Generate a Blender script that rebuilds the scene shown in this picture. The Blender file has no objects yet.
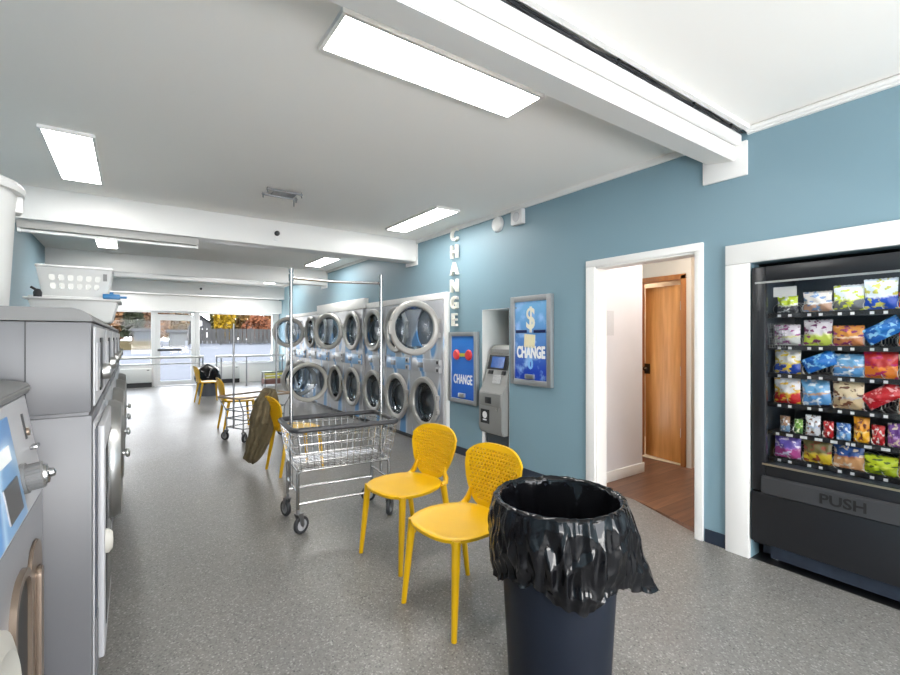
import bpy, bmesh, math, random
from math import sin, cos, pi, radians
from mathutils import Vector, Matrix
from mathutils.geometry import delaunay_2d_cdt
from mathutils import noise as mnoise
random.seed(7)
scene = bpy.context.scene
COL = scene.collection
W = 3.23      # right wall
H = 2.74      # ceiling
XL = -1.06    # left wall
YF = 15.55    # far wall
YN = -3.2     # wall behind the camera
XR = 3.97     # right wall past the dryers, where the room widens

# ---------------------------------------------------------------- materials
MATS = {}
def nt(name):
    m = bpy.data.materials.new(name); m.use_nodes = True
    n = m.node_tree.nodes; l = m.node_tree.links
    b = n['Principled BSDF']
    return m, n, l, b
def mat(name, col, rough=0.5, metal=0.0, noise=0.0, nscale=8.0, bump=0.0, bscale=60.0, emit=None, estr=1.0, coat=0.0, spec=0.5):
    if name in MATS: return MATS[name]
    m, n, l, b = nt(name)
    b.inputs['Base Color'].default_value = (*col, 1)
    b.inputs['Roughness'].default_value = rough
    b.inputs['Metallic'].default_value = metal
    b.inputs['Coat Weight'].default_value = coat
    b.inputs['Specular IOR Level'].default_value = spec
    if emit:
        b.inputs['Emission Color'].default_value = (*emit, 1)
        b.inputs['Emission Strength'].default_value = estr
    tc = n.new('ShaderNodeTexCoord')
    nz = n.new('ShaderNodeTexNoise'); nz.inputs['Scale'].default_value = nscale; nz.inputs['Detail'].default_value = 5
    l.new(tc.outputs['Object'], nz.inputs['Vector'])
    mx = n.new('ShaderNodeMix'); mx.data_type = 'RGBA'
    k = noise
    mx.inputs[6].default_value = (*[max(0, c*(1-k)) for c in col], 1)
    mx.inputs[7].default_value = (*[min(1, c*(1+k)) for c in col], 1)
    l.new(nz.outputs['Fac'], mx.inputs[0])
    l.new(mx.outputs[2], b.inputs['Base Color'])
    if bump > 0:
        nb = n.new('ShaderNodeTexNoise'); nb.inputs['Scale'].default_value = bscale; nb.inputs['Detail'].default_value = 3
        l.new(tc.outputs['Object'], nb.inputs['Vector'])
        bp = n.new('ShaderNodeBump'); bp.inputs['Strength'].default_value = bump; bp.inputs['Distance'].default_value = 0.01
        l.new(nb.outputs['Fac'], bp.inputs['Height']); l.new(bp.outputs['Normal'], b.inputs['Normal'])
    MATS[name] = m
    return m
def ramp(n, stops, interp='LINEAR'):
    r = n.new('ShaderNodeValToRGB'); cr = r.color_ramp; cr.interpolation = interp
    while len(cr.elements) < len(stops): cr.elements.new(0.5)
    for e, (p, c) in zip(cr.elements, stops):
        e.position = p; e.color = (*c, 1)
    return r
def mat_terrazzo():
    m, n, l, b = nt('terrazzo')
    tc = n.new('ShaderNodeTexCoord')
    v1 = n.new('ShaderNodeTexVoronoi'); v1.inputs['Scale'].default_value = 140
    v2 = n.new('ShaderNodeTexVoronoi'); v2.inputs['Scale'].default_value = 240
    n1 = n.new('ShaderNodeTexNoise'); n1.inputs['Scale'].default_value = 1.3; n1.inputs['Detail'].default_value = 6
    n2 = n.new('ShaderNodeTexNoise'); n2.inputs['Scale'].default_value = 60; n2.inputs['Detail'].default_value = 4
    for x in (v1, v2, n1, n2): l.new(tc.outputs['Object'], x.inputs['Vector'])
    r1 = ramp(n, [(0.0, (.06, .059, .056)), (.16, (.125, .120, .114)), (.3, (.172, .165, .156)), (.72, (.19, .182, .172)), (.9, (.32, .31, .295))])
    l.new(v1.outputs['Color'], r1.inputs['Fac'])
    r2 = ramp(n, [(0.0, (.72, .72, .72)), (.25, (1, 1, 1)), (.85, (1, 1, 1)), (1, (1.25, 1.24, 1.22))])
    l.new(v2.outputs['Color'], r2.inputs['Fac'])
    r3 = ramp(n, [(.3, (.90, .90, .91)), (.7, (1.08, 1.07, 1.05))])
    l.new(n1.outputs['Fac'], r3.inputs['Fac'])
    a = n.new('ShaderNodeMix'); a.data_type = 'RGBA'; a.blend_type = 'MULTIPLY'; a.inputs[0].default_value = 1
    l.new(r1.outputs[0], a.inputs[6]); l.new(r2.outputs[0], a.inputs[7])
    c = n.new('ShaderNodeMix'); c.data_type = 'RGBA'; c.blend_type = 'MULTIPLY'; c.inputs[0].default_value = 1
    l.new(a.outputs[2], c.inputs[6]); l.new(r3.outputs[0], c.inputs[7])
    l.new(c.outputs[2], b.inputs['Base Color'])
    rr = n.new('ShaderNodeMapRange'); rr.inputs[3].default_value = .26; rr.inputs[4].default_value = .46
    l.new(n1.outputs['Fac'], rr.inputs[0]); l.new(rr.outputs[0], b.inputs['Roughness'])
    bp = n.new('ShaderNodeBump'); bp.inputs['Strength'].default_value = .12; bp.inputs['Distance'].default_value = .004
    l.new(n2.outputs['Fac'], bp.inputs['Height']); l.new(bp.outputs['Normal'], b.inputs['Normal'])
    return m
def mat_planks(name, c1, c2, length=1.2, width=.13, rough=.35):
    m, n, l, b = nt(name)
    tc = n.new('ShaderNodeTexCoord'); br = n.new('ShaderNodeTexBrick')
    br.inputs['Scale'].default_value = 1; br.inputs['Brick Width'].default_value = length; br.inputs['Row Height'].default_value = width
    br.inputs['Mortar Size'].default_value = .002; br.inputs['Color1'].default_value = (*c1, 1); br.inputs['Color2'].default_value = (*c2, 1)
    br.inputs['Mortar'].default_value = (c1[0]*.35, c1[1]*.35, c1[2]*.35, 1)
    l.new(tc.outputs['Object'], br.inputs['Vector'])
    mp = n.new('ShaderNodeMapping'); mp.inputs['Scale'].default_value = (3, 28, 28)
    nz = n.new('ShaderNodeTexNoise'); nz.inputs['Scale'].default_value = 1; nz.inputs['Detail'].default_value = 6
    l.new(tc.outputs['Object'], mp.inputs[0]); l.new(mp.outputs[0], nz.inputs['Vector'])
    r = ramp(n, [(.3, (.7, .7, .7)), (.7, (1.2, 1.2, 1.2))]); l.new(nz.outputs['Fac'], r.inputs['Fac'])
    a = n.new('ShaderNodeMix'); a.data_type = 'RGBA'; a.blend_type = 'MULTIPLY'; a.inputs[0].default_value = 1
    l.new(br.outputs['Color'], a.inputs[6]); l.new(r.outputs[0], a.inputs[7]); l.new(a.outputs[2], b.inputs['Base Color'])
    b.inputs['Roughness'].default_value = rough
    return m
def mat_wood(name, c1, c2):
    m, n, l, b = nt(name)
    tc = n.new('ShaderNodeTexCoord'); mp = n.new('ShaderNodeMapping'); mp.inputs['Scale'].default_value = (14, 14, 1.2)
    nz = n.new('ShaderNodeTexNoise'); nz.inputs['Scale'].default_value = 1.5; nz.inputs['Detail'].default_value = 7
    l.new(tc.outputs['Object'], mp.inputs[0]); l.new(mp.outputs[0], nz.inputs['Vector'])
    r = ramp(n, [(.3, c1), (.7, c2)]); l.new(nz.outputs['Fac'], r.inputs['Fac']); l.new(r.outputs[0], b.inputs['Base Color'])
    b.inputs['Roughness'].default_value = .35
    return m
def mat_swirl(name, base, blue, pale):
    """light grey panel printed with diagonal blue and white sweeps"""
    m, n, l, b = nt(name)
    tc = n.new('ShaderNodeTexCoord'); mp = n.new('ShaderNodeMapping')
    mp.inputs['Rotation'].default_value = (radians(38), 0, 0); mp.inputs['Scale'].default_value = (1, 2.0, .75)
    nz = n.new('ShaderNodeTexNoise'); nz.inputs['Scale'].default_value = 1.25; nz.inputs['Detail'].default_value = 1.0; nz.inputs['Distortion'].default_value = .3
    l.new(tc.outputs['Object'], mp.inputs[0]); l.new(mp.outputs[0], nz.inputs['Vector'])
    r = ramp(n, [(.0, blue), (.34, blue), (.38, pale), (.43, base), (.54, base), (.575, pale), (.60, blue), (.70, blue), (.78, pale)])
    l.new(nz.outputs['Fac'], r.inputs['Fac']); l.new(r.outputs[0], b.inputs['Base Color'])
    b.inputs['Roughness'].default_value = .3
    return m
def mat_glass(name, tint=(1, 1, 1), refl=.12):
    m = bpy.data.materials.new(name); m.use_nodes = True
    n = m.node_tree.nodes; l = m.node_tree.links; n.clear()
    o = n.new('ShaderNodeOutputMaterial'); t = n.new('ShaderNodeBsdfTransparent'); g = n.new('ShaderNodeBsdfGlossy')
    t.inputs[0].default_value = (*tint, 1); g.inputs['Roughness'].default_value = .02
    lw = n.new('ShaderNodeFresnel'); lw.inputs[0].default_value = 1.35
    ml = n.new('ShaderNodeMath'); ml.operation = 'MULTIPLY'; ml.inputs[1].default_value = refl/.12*.5
    l.new(lw.outputs[0], ml.inputs[0])
    mx = n.new('ShaderNodeMixShader'); l.new(ml.outputs[0], mx.inputs[0]); l.new(t.outputs[0], mx.inputs[1]); l.new(g.outputs[0], mx.inputs[2])
    l.new(mx.outputs[0], o.inputs[0])
    return m
def mat_emit(name, col, s):
    m = bpy.data.materials.new(name); m.use_nodes = True
    n = m.node_tree.nodes; l = m.node_tree.links; n.clear()
    o = n.new('ShaderNodeOutputMaterial'); e = n.new('ShaderNodeEmission')
    e.inputs[0].default_value = (*col, 1); e.inputs[1].default_value = s
    l.new(e.outputs[0], o.inputs[0]); return m
def mat_snack(name, top, low, logo, logo2):
    m, n, l, b = nt(name)
    tc = n.new('ShaderNodeTexCoord')
    sp = n.new('ShaderNodeSeparateXYZ'); l.new(tc.outputs['Generated'], sp.inputs[0])
    nz = n.new('ShaderNodeTexNoise'); nz.inputs['Scale'].default_value = 3.2; nz.inputs['Detail'].default_value = 3
    l.new(tc.outputs['Generated'], nz.inputs['Vector'])
    ad = n.new('ShaderNodeMath'); ad.operation = 'MULTIPLY_ADD'; ad.inputs[1].default_value = .35; l.new(nz.outputs['Fac'], ad.inputs[0]); l.new(sp.outputs['Z'], ad.inputs[2])
    r = ramp(n, [(.0, low), (.54, low), (.60, logo2), (.66, top), (1, top)]); l.new(ad.outputs[0], r.inputs['Fac'])
    mp = n.new('ShaderNodeMapping'); mp.inputs['Scale'].default_value = (2.5, 2.5, 4.5); l.new(tc.outputs['Generated'], mp.inputs[0])
    n2 = n.new('ShaderNodeTexNoise'); n2.inputs['Scale'].default_value = 1.1; n2.inputs['Detail'].default_value = 2; l.new(mp.outputs[0], n2.inputs['Vector'])
    r2 = ramp(n, [(.56, (0, 0, 0)), (.59, (1, 1, 1))]); l.new(n2.outputs['Fac'], r2.inputs['Fac'])
    mx = n.new('ShaderNodeMix'); mx.data_type = 'RGBA'; l.new(r2.outputs[0], mx.inputs[0]); l.new(r.outputs[0], mx.inputs[6]); mx.inputs[7].default_value = (*logo, 1)
    l.new(mx.outputs[2], b.inputs['Base Color']); b.inputs['Roughness'].default_value = .28
    return m
def outc(r, g, b): return tuple(c*.17 for c in srgb(r, g, b))   # outdoor materials: colours darkened to hold their exposure under the strong daylight
def srgb(r, g, b):
    f = lambda c: ((c/255+.055)/1.055)**2.4 if c/255 > .04045 else c/255/12.92
    return (f(r), f(g), f(b))

WHITE = mat('white_paint', (.79, .775, .755), .45, noise=.02, nscale=2)
CEIL = mat('ceiling_paint', (.86, .835, .80), .8, noise=.02, nscale=.7, bump=.05, bscale=40)
BLUE = mat('blue_wall_paint', srgb(121, 149, 161), .5, noise=.05, nscale=1.0, bump=.04, bscale=90)
BLUEP = mat('pale_blue_wall_paint', srgb(175, 198, 210), .5, noise=.04, nscale=1.0)
TERR = mat_terrazzo()
NAVY = mat('navy_vinyl_base', (.02, .03, .05), .4, noise=.1)
YEL = mat('yellow_plastic', srgb(220, 170, 0), .36, noise=.02, nscale=20)
CHROME = mat('chrome_wire', (.46, .46, .46), .25, 1.0, noise=.05)
STEEL = mat('brushed_steel', (.50, .50, .49), .34, 1.0, noise=.08, nscale=14)
DSTEEL = mat('dull_steel', (.30, .30, .31), .42, 1.0, noise=.1)
RUBBER = mat('dark_rubber', (.035, .036, .04), .55, noise=.1)
BUMPER = mat('charcoal_vinyl_bumper', (.03, .03, .034), .45, noise=.2, nscale=60)
BLACK = mat('black_plastic', (.012, .012, .014), .4, noise=.1)
CANM = mat('black_blue_bin_plastic', (.009, .012, .020), .45, noise=.15, nscale=3, spec=.22)
BAG = mat('black_bin_liner', (.004, .004, .005), .11, noise=.2, nscale=6, bump=.25, bscale=14, spec=.30)
GREYP = mat('grey_enamel', srgb(98, 98, 101), .38, noise=.02, nscale=3)
GREYL = mat('light_grey_enamel', srgb(172, 172, 175), .33, noise=.03, nscale=3)
GREYC = mat('grey_plastic_cap', srgb(112, 111, 110), .5, noise=.05)
RING = mat('grey_door_ring', srgb(160, 157, 152), .35, .15, noise=.04)
RINGW = mat('pale_door_ring', srgb(178, 175, 167), .35, 0, noise=.04)
DRUM = mat('steel_drum', (.16, .16, .17), .38, .8, noise=.3, nscale=30)
GLASS = mat_glass('clear_glass')
DGLASS = mat_glass('porthole_glass', (.80, .84, .88), .22)
SWIRL = mat_swirl('blue_swirl_panel', srgb(172, 172, 176), srgb(92, 148, 200), srgb(202, 208, 216))
SWIRL2 = mat_swirl('blue_swirl_control', srgb(120, 165, 210), srgb(95, 145, 200), srgb(175, 205, 232))
PANEL = mat_emit('led_diffuser', (1.0, .985, .95), 12.0)
BRONZE = mat('bronze_trim', srgb(138, 122, 108), .35, .6, noise=.1)
PLASW = mat('white_plastic', srgb(205, 205, 203), .4, noise=.02)
WOODF = mat_planks('walnut_floor_boards', srgb(100, 70, 54), srgb(124, 90, 70))
OAK = mat_wood('orange_oak', srgb(186, 122, 58), srgb(214, 150, 84))
OAKD = mat_wood('dark_oak_frame', srgb(150, 92, 44), srgb(178, 115, 60))
BEIGE = mat('beige_wall_paint', srgb(205, 196, 182), .6, noise=.04)
TILE = mat('cream_tile', srgb(226, 214, 190), .4, noise=.05)
OLIVE = mat('olive_brown_cloth', srgb(104, 92, 68), .9, noise=.3, nscale=30, bump=.3, bscale=120)

# ---------------------------------------------------------------- mesh builder
class MB:
    def __init__(s): s.v = []; s.f = []; s.m = []; s.mi = 0
    def add(s, vs, fs, M=None):
        o = len(s.v)
        s.v += [tuple(M @ Vector(v)) if M is not None else tuple(v) for v in vs]
        s.f += [tuple(i+o for i in f) for f in fs]; s.m += [s.mi]*len(fs); return s
    def bm(s, b, M=None):
        b.verts.index_update()
        s.add([v.co.copy() for v in b.verts], [[v.index for v in f.verts] for f in b.faces], M); b.free(); return s
    def box(s, x0, x1, y0, y1, z0, z1, bev=0, seg=2, M=None):
        b = bmesh.new(); bmesh.ops.create_cube(b, size=1)
        for v in b.verts:
            v.co = Vector(((x0+x1)/2+v.co.x*(x1-x0), (y0+y1)/2+v.co.y*(y1-y0), (z0+z1)/2+v.co.z*(z1-z0)))
        if bev > 0: bmesh.ops.bevel(b, geom=b.edges[:], offset=bev, segments=seg, affect='EDGES', profile=.5)
        return s.bm(b, M)
    def prism(s, poly, h0, h1, M=None, bev=0):
        """poly in local XY, extruded along local Z"""
        b = bmesh.new(); n = len(poly)
        lo = [b.verts.new((x, y, h0)) for x, y in poly]; hi = [b.verts.new((x, y, h1)) for x, y in poly]
        b.faces.new(lo[::-1]); b.faces.new(hi)
        for i in range(n): b.faces.new((lo[i], lo[(i+1) % n], hi[(i+1) % n], hi[i]))
        bmesh.ops.recalc_face_normals(b, faces=b.faces[:])
        if bev > 0: bmesh.ops.bevel(b, geom=b.edges[:], offset=bev, segments=2, affect='EDGES')
        return s.bm(b, M)
    def cyl(s, p0, p1, r, n=16, r1=None, cap=True, M=None):
        p0, p1 = Vector(p0), Vector(p1); d = (p1-p0).normalized(); r1 = r if r1 is None else r1
        a = d.orthogonal().normalized(); c = d.cross(a); vs = []
        for p, q in ((p0, r), (p1, r1)):
            vs += [p+(a*cos(2*pi*i/n)+c*sin(2*pi*i/n))*q for i in range(n)]
        fs = [(i, (i+1) % n, n+(i+1) % n, n+i) for i in range(n)]
        if cap: fs += [tuple(range(n))[::-1], tuple(range(n, 2*n))]
        return s.add(vs, fs, M)
    def tube(s, pts, r, n=8, closed=False, M=None, up=None):
        pts = [Vector(p) for p in pts]; k = len(pts); vs = []; fs = []
        rr = r if isinstance(r, (list, tuple)) else [r]*k
        prev = None
        for i, p in enumerate(pts):
            if closed: d = (pts[(i+1) % k]-pts[i-1])
            else: d = (pts[min(i+1, k-1)]-pts[max(i-1, 0)])
            d.normalize()
            if prev is None: a = d.orthogonal().normalized()
            else:
                a = prev-d*prev.dot(d)
                a = a.normalized() if a.length > 1e-6 else d.orthogonal().normalized()
            prev = a; c = d.cross(a)
            vs += [p+(a*cos(2*pi*j/n)+c*sin(2*pi*j/n))*rr[i] for j in range(n)]
        for i in range(k if closed else k-1):
            q = (i+1) % k
            for j in range(n): fs.append((i*n+j, i*n+(j+1) % n, q*n+(j+1) % n, q*n+j))
        if not closed: fs += [tuple(range(n))[::-1], tuple(range((k-1)*n, k*n))]
        return s.add(vs, fs, M)
    def lathe(s, prof, n=32, M=None, closed=False):
        """prof: (r, z) about local Z"""
        vs = []; fs = []; k = len(prof)
        for r, z in prof: vs += [(r*cos(2*pi*i/n), r*sin(2*pi*i/n), z) for i in range(n)]
        for a in range(k if closed else k-1):
            b = (a+1) % k
            for i in range(n): fs.append((a*n+i, a*n+(i+1) % n, b*n+(i+1) % n, b*n+i))
        if not closed:
            if prof[0][0] > 1e-5: fs.append(tuple(range(n))[::-1])
            if prof[-1][0] > 1e-5: fs.append(tuple(range((k-1)*n, k*n)))
        return s.add(vs, fs, M)
    def plate(s, outline, holes, t, M=None, fn=None):
        """flat plate in local XY with round/any holes, thickness t along local Z; fn maps (x,y,z)->xyz"""
        vs = []; es = []; loops = []
        for lp in [outline]+holes:
            o = len(vs); vs += [Vector(p) for p in lp]; k = len(lp)
            es += [(o+i, o+(i+1) % k) for i in range(k)]; loops.append(lp)
        V, E_, F, _, _, _ = delaunay_2d_cdt(vs, es, [], 1, 1e-6)
        def inside(p, lp):
            c = False; j = len(lp)-1
            for i in range(len(lp)):
                if (lp[i][1] > p[1]) != (lp[j][1] > p[1]) and p[0] < (lp[j][0]-lp[i][0])*(p[1]-lp[i][1])/(lp[j][1]-lp[i][1])+lp[i][0]: c = not c
                j = i
            return c
        bx = [(min(q[0] for q in lp), max(q[0] for q in lp), min(q[1] for q in lp), max(q[1] for q in lp)) for lp in holes]
        keep = []
        for f in F:
            c = (V[f[0]]+V[f[1]]+V[f[2]])/3
            if not inside(c, outline): continue
            if any(b[0] <= c[0] <= b[1] and b[2] <= c[1] <= b[3] and inside(c, lp) for b, lp in zip(bx, holes)): continue
            keep.append(f)
        n = len(V); allv = [(p[0], p[1], t/2) for p in V]+[(p[0], p[1], -t/2) for p in V]
        ec = {}
        for f in keep:
            for i in range(3):
                a, b = f[i], f[(i+1) % 3]; ec[(a, b)] = 1
        fs = [tuple(f) for f in keep]+[(f[2]+n, f[1]+n, f[0]+n) for f in keep]
        for (a, b) in ec:
            if (b, a) not in ec: fs.append((b, a, a+n, b+n))
        if fn: allv = [fn(*p) for p in allv]
        return s.add(allv, fs, M)
    def text(s, txt, size, M, depth=.002, bold=0.0, sx=1.0):
        c = bpy.data.curves.new('t', 'FONT'); c.body = txt; c.size = size; c.align_x = 'CENTER'; c.align_y = 'CENTER'
        c.extrude = depth; c.offset = bold; c.resolution_u = 3
        o = bpy.data.objects.new('t', c); COL.objects.link(o)
        bpy.context.view_layer.update()
        me = o.to_mesh()
        vs = [(v.co.x*sx, v.co.y, v.co.z) for v in me.vertices]; fs = [tuple(p.vertices) for p in me.polygons]
        s.add(vs, fs, M)
        o.to_mesh_clear(); bpy.data.objects.remove(o); bpy.data.curves.remove(c); return s
    def build(s, name, mats, parent=None, smooth=True, angle=35, loc=None, fix=True):
        me = bpy.data.meshes.new(name); me.from_pydata(s.v, [], s.f)
        if not isinstance(mats, (list, tuple)): mats = [mats]
        for m in mats: me.materials.append(m)
        for p, i in zip(me.polygons, s.m): p.material_index = i; p.use_smooth = smooth
        if fix:
            b = bmesh.new(); b.from_mesh(me); bmesh.ops.recalc_face_normals(b, faces=b.faces[:]); b.to_mesh(me); b.free()
        me.update()
        if smooth: me.set_sharp_from_angle(angle=radians(angle))
        o = bpy.data.objects.new(name, me); COL.objects.link(o)
        if parent: o.parent = parent
        if loc: o.location = loc
        return o
def tag(o, label, cat, group=None):
    o['label'] = label; o['category'] = cat
    if group: o['group'] = group
    return o
def thing(name, label, cat, loc=(0, 0, 0), rz=0, group=None):
    o = bpy.data.objects.new(name, None); COL.objects.link(o); o.empty_display_size = .1
    o.location = loc; o.rotation_euler = (0, 0, rz)
    return tag(o, label, cat, group)
def struct(name, mb, m, **k):
    o = mb.build(name, m, **k); o['kind'] = 'structure'; return o
def kids(o): return [c for c in bpy.data.objects if c.parent == o]
def dup(root, loc=None, rz=None, label=None):
    r = root.copy(); COL.objects.link(r)
    if loc is not None: r.location = loc
    if rz is not None: r.rotation_euler = (0, 0, rz)
    if label: r['label'] = label
    def rec(a, b):
        for ch in kids(a):
            c = ch.copy(); COL.objects.link(c); c.parent = b; rec(ch, c)
    rec(root, r); return r
def circ(cx, cy, r, n=32): return [(cx+r*cos(2*pi*i/n), cy+r*sin(2*pi*i/n)) for i in range(n)]
def ring_prof(R, r, flat=.6, n=10): return [(R+r*cos(2*pi*i/n), r*flat*sin(2*pi*i/n)) for i in range(n)]
# local frame for things on the right wall: local x = along -y (viewer's right), local y = up, local z = out of the wall (-x)
def RW(x, y, z): return Matrix(((0, 0, -1, x), (-1, 0, 0, y), (0, 1, 0, z), (0, 0, 0, 1)))
# things on the left row facing +x: local x = +y, local y = up, local z = +x
def LW(x, y, z): return Matrix(((0, 0, 1, x), (1, 0, 0, y), (0, 1, 0, z), (0, 0, 0, 1)))

# ================================================================ SETTING
m = MB()
m.prism([(XL-.1, YN), (W, YN), (W, 1.58), (3.30, 1.66), (3.555, 2.311), (3.60, 2.75), (W, 2.75), (W, 12.12), (XR+.1, 12.12), (XR+.1, YF+.1), (XL-.1, YF+.1)], -.1, 0)
struct('floor', m, TERR, smooth=False)
m = MB(); m.prism([(3.305, 1.45), (7.0, 1.45), (7.0, 3.7), (3.605, 3.7), (3.605, 2.75), (3.56, 2.311)], -.1, 0)
struct('floor.001', m, WOODF, smooth=False)
struct('ceiling', MB().box(XL-.1, XR+.12, YN, YF+.1, H, H+.1), CEIL, smooth=False)
struct('wall_left', MB().box(XL-.1, XL, YN, YF+.1, 0, H), BLUE, smooth=False)
m = MB(); m.box(XL-.1, W+.12, YN-.1, YN, 0, .35); m.box(XL-.1, W+.12, YN-.1, YN, 2.5, H); m.box(XL-.1, XL+.15, YN-.1, YN, .35, 2.5); m.box(W-.15, W+.12, YN-.1, YN, .35, 2.5)  # shop window gap added, out of view, to let daylight in from behind
struct('wall_near', m, WHITE, smooth=False)
struct('floor.005', MB().box(-25, 30, -40, YN-.1, -.2, -.08), mat('bounce_ground', (.6, .59, .57), .8, noise=.1), smooth=False)  # unseen pale ground added to bounce daylight through that gap
# right wall with its openings (vending recess, doorway, cash machine niche, dryer bay)
w = MB(); T = .12
def ws(y0, y1, z0=0, z1=H): w.box(W, W+T, y0, y1, z0, z1)
ws(YN, .30); ws(.30, 1.285, 1.873); ws(1.285, 1.62); ws(1.62, 2.465, 2.0); ws(2.465, 3.55)
ws(3.55, 4.0, 1.71); ws(4.0, 4.69); ws(4.69, 11.66, 1.875); ws(11.66, 12.12)
w.box(W+T, XR+.12, 12.0, 12.12, 1.95, H); w.box(XR, XR+.12, 12.12, YF+.1, 0, H)
struct('wall_right', w, BLUE, smooth=False)
# vending recess, cash machine niche and dryer bay shells behind the wall
m = MB(); m.box(W+T, 4.2, .25, .295, 0, 1.9); m.box(W+T, 4.2, 1.29, 1.33, 0, 1.9); m.box(4.16, 4.2, .25, 1.33, 0, 1.9); m.box(W+T, 4.2, .25, 1.33, 1.87, 1.92); m.box(W, 4.2, .25, 1.33, -.1, -.001)
struct('wall_recess', m, BLACK, smooth=False)
m = MB(); m.box(W+.001, 3.95, 3.50, 3.555, 0, 1.76); m.box(W+.001, 3.95, 3.995, 4.05, 0, 1.76); m.box(3.9, 3.95, 3.5, 4.05, 0, 1.76); m.box(W+.001, 3.95, 3.5, 4.05, 1.705, 1.76)
m.box(W, 3.95, 3.5, 4.05, -.1, -.001)
struct('wall_niche', m, WHITE, smooth=False)
m = MB(); m.box(4.12, 4.2, 4.6, 11.78, 0, 2.0); m.box(W+T, 4.2, 4.6, 4.68, 0, 2.0); m.box(W+T, 4.2, 11.68, 11.78, 0, 1.95); m.box(W+T, 4.2, 4.6, 11.78, 1.9, 1.95); m.box(W, 4.2, 4.6, 11.78, -.1, -.001)
struct('wall_bay', m, WHITE, smooth=False)
# baseboards
m = MB()
for a, b in ((YN, .24), (1.43, 1.565), (2.555, 3.54), (4.02, 4.63)): m.box(W-.008, W, a, b, 0, .09)
struct('baseboard_right', m, NAVY, smooth=False)
struct('baseboard_left', MB().box(XL, XL+.008, YN, YF, 0, .09), NAVY, smooth=False)
# crown moulding + conduit along the right wall
m = MB()
for a, b in ((YN, 1.30), (1.57, 5.42), (5.68, 8.96), (9.21, 12.1)): m.box(W-.022, W, a, b, H-.045, H)
m.cyl((W-.03, YN, H-.018), (W-.03, 1.30, H-.018), .016, 10)
struct('trim_1', m, WHITE)
# ceiling beams
for i, (y0, y1) in enumerate(((1.37, 1.55), (5.43, 5.68), (8.97, 9.22), (12.8, 13.05))):
    m = MB()
    if i == 0: m.prism([(1.37, 2.545), (1.55, 2.575), (1.55, H), (1.37, H)], XL, W, Matrix(((0, 0, 1, 0), (1, 0, 0, 0), (0, 1, 0, 0), (0, 0, 0, 1))), .006)
    else: m.box(XL, W if i < 3 else XR, y0, y1, 2.45, H, .004)
    struct('trim_%d' % (i+2), m, WHITE)
m = MB(); m.box(W-.02, W, 1.30, 1.575, 2.44, 2.66, .003); struct('trim_6', m, WHITE)
m = MB(); m.box(W-.02, W, 5.40, 5.71, 2.40, 2.69, .003); m.box(W-.02, W, 8.94, 9.25, 2.40, 2.69, .003); struct('trim_7', m, WHITE)
# pipe and cables along the near side of the first beam
t = MB(); t.box(XL, W-.02, 1.325, 1.369, 2.635, 2.705, .018, 4)
tag(t.build('pipe', WHITE), 'white painted pipe casing running along the near side of the big ceiling beam', 'pipe')
m = MB()
for k in range(3):
    pts = [(XL+i*(W-XL-.03)/40, 1.326+.004*k+.004*sin(i*1.7+k), 2.715+.006*sin(i*.9+k*2)-.003*k) for i in range(41)]
    m.tube(pts, .006, 6)
for x in (.3, 1.1, 1.9, 2.6, 3.05): m.box(x-.006, x+.006, 1.318, 1.340, 2.700, 2.725)
tag(m.build('cable', BLACK), 'black cables tied along the pipe beside the big ceiling beam', 'cable')
m = MB(); m.box(XL, W-.03, 1.275, 1.305, 2.715, H); struct('trim_8', m, WHITE)
# doorway casing
m = MB()
m.box(W-.022, W+.002, 1.575, 1.63, 0, 2.0, .003); m.box(W-.022, W+.002, 2.465, 2.555, 0, 2.0, .003); m.box(W-.022, W+.002, 1.575, 2.555, 2.0, 2.055, .003)
m.box(W-.004, W+T+.01, 1.62, 1.635, 0, 2.0); m.box(W-.004, W+T+.01, 2.455, 2.466, 0, 2.0); m.box(W-.004, W+T+.01, 1.62, 2.466, 1.985, 2.0)
struct('trim_9', m, WHITE)
# vending recess frame
m = MB()
m.box(W-.03, W, 1.285, 1.425, 0, 1.872, .003); m.box(W-.03, W, .15, 1.425, 1.874, 2.0, .003); m.box(W-.03, W, .15, .29, 0, 1.872, .003)
struct('trim_10', m, WHITE)
# dryer bay surrounds
m = MB()
m.box(W-.05, W, 4.635, 4.688, 0, 1.965, .003); m.box(W-.05, W, 4.690, 7.005, 1.885, 1.965, .003)
m.box(W-.09, W, 7.005, 9.32, 1.885, 2.055, .003); m.box(W-.05, W, 9.32, 11.78, 1.885, 1.95, .003); m.box(W-.05, W, 11.645, 11.78, 0, 1.88, .003)
struct('trim_11', m, WHITE)

# ---------------- corridor behind the doorway
m = MB(); m.box(W+T, 4.36, 2.75, 2.85, 0, 2.6)
struct('wall_corridor_left', m, mat('scuffed_white_paint', srgb(222, 220, 224), .6, noise=.06, nscale=3), smooth=False)
struct('baseboard_corridor', MB().box(W+T, 4.375, 2.735, 2.75, 0, .10, .002), WHITE)
m = MB(); m.box(4.9, 5.0, 2.52, 2.60, 0, 2.6); m.box(4.9, 5.0, 2.60, 3.16, 2.05, 2.6); m.box(4.9, 5.0, 3.16, 3.75, 0, 2.6); m.box(4.36, 5.0, 3.7, 3.8, 0, 2.6)
struct('wall_corridor_back', m, BEIGE, smooth=False)
m = MB(); m.box(6.9, 7.0, 1.4, 3.75, 0, 2.6); m.box(W+T, 7.0, 1.36, 1.45, 0, 2.6); m.box(5.0, 7.0, 3.7, 3.8, 0, 2.6); m.box(W+T, 7.0, 1.36, 3.8, 2.6, 2.7)
m.box(W+T-.001, W+T+.004, 1.45, 1.62, 0, 2.6); m.box(5.0, 6.9, 2.51, 2.54, 0, 2.6)
struct('wall_corridor_room', m, mat('tan_room_paint', srgb(196, 176, 150), .7, noise=.05), smooth=False)
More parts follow.
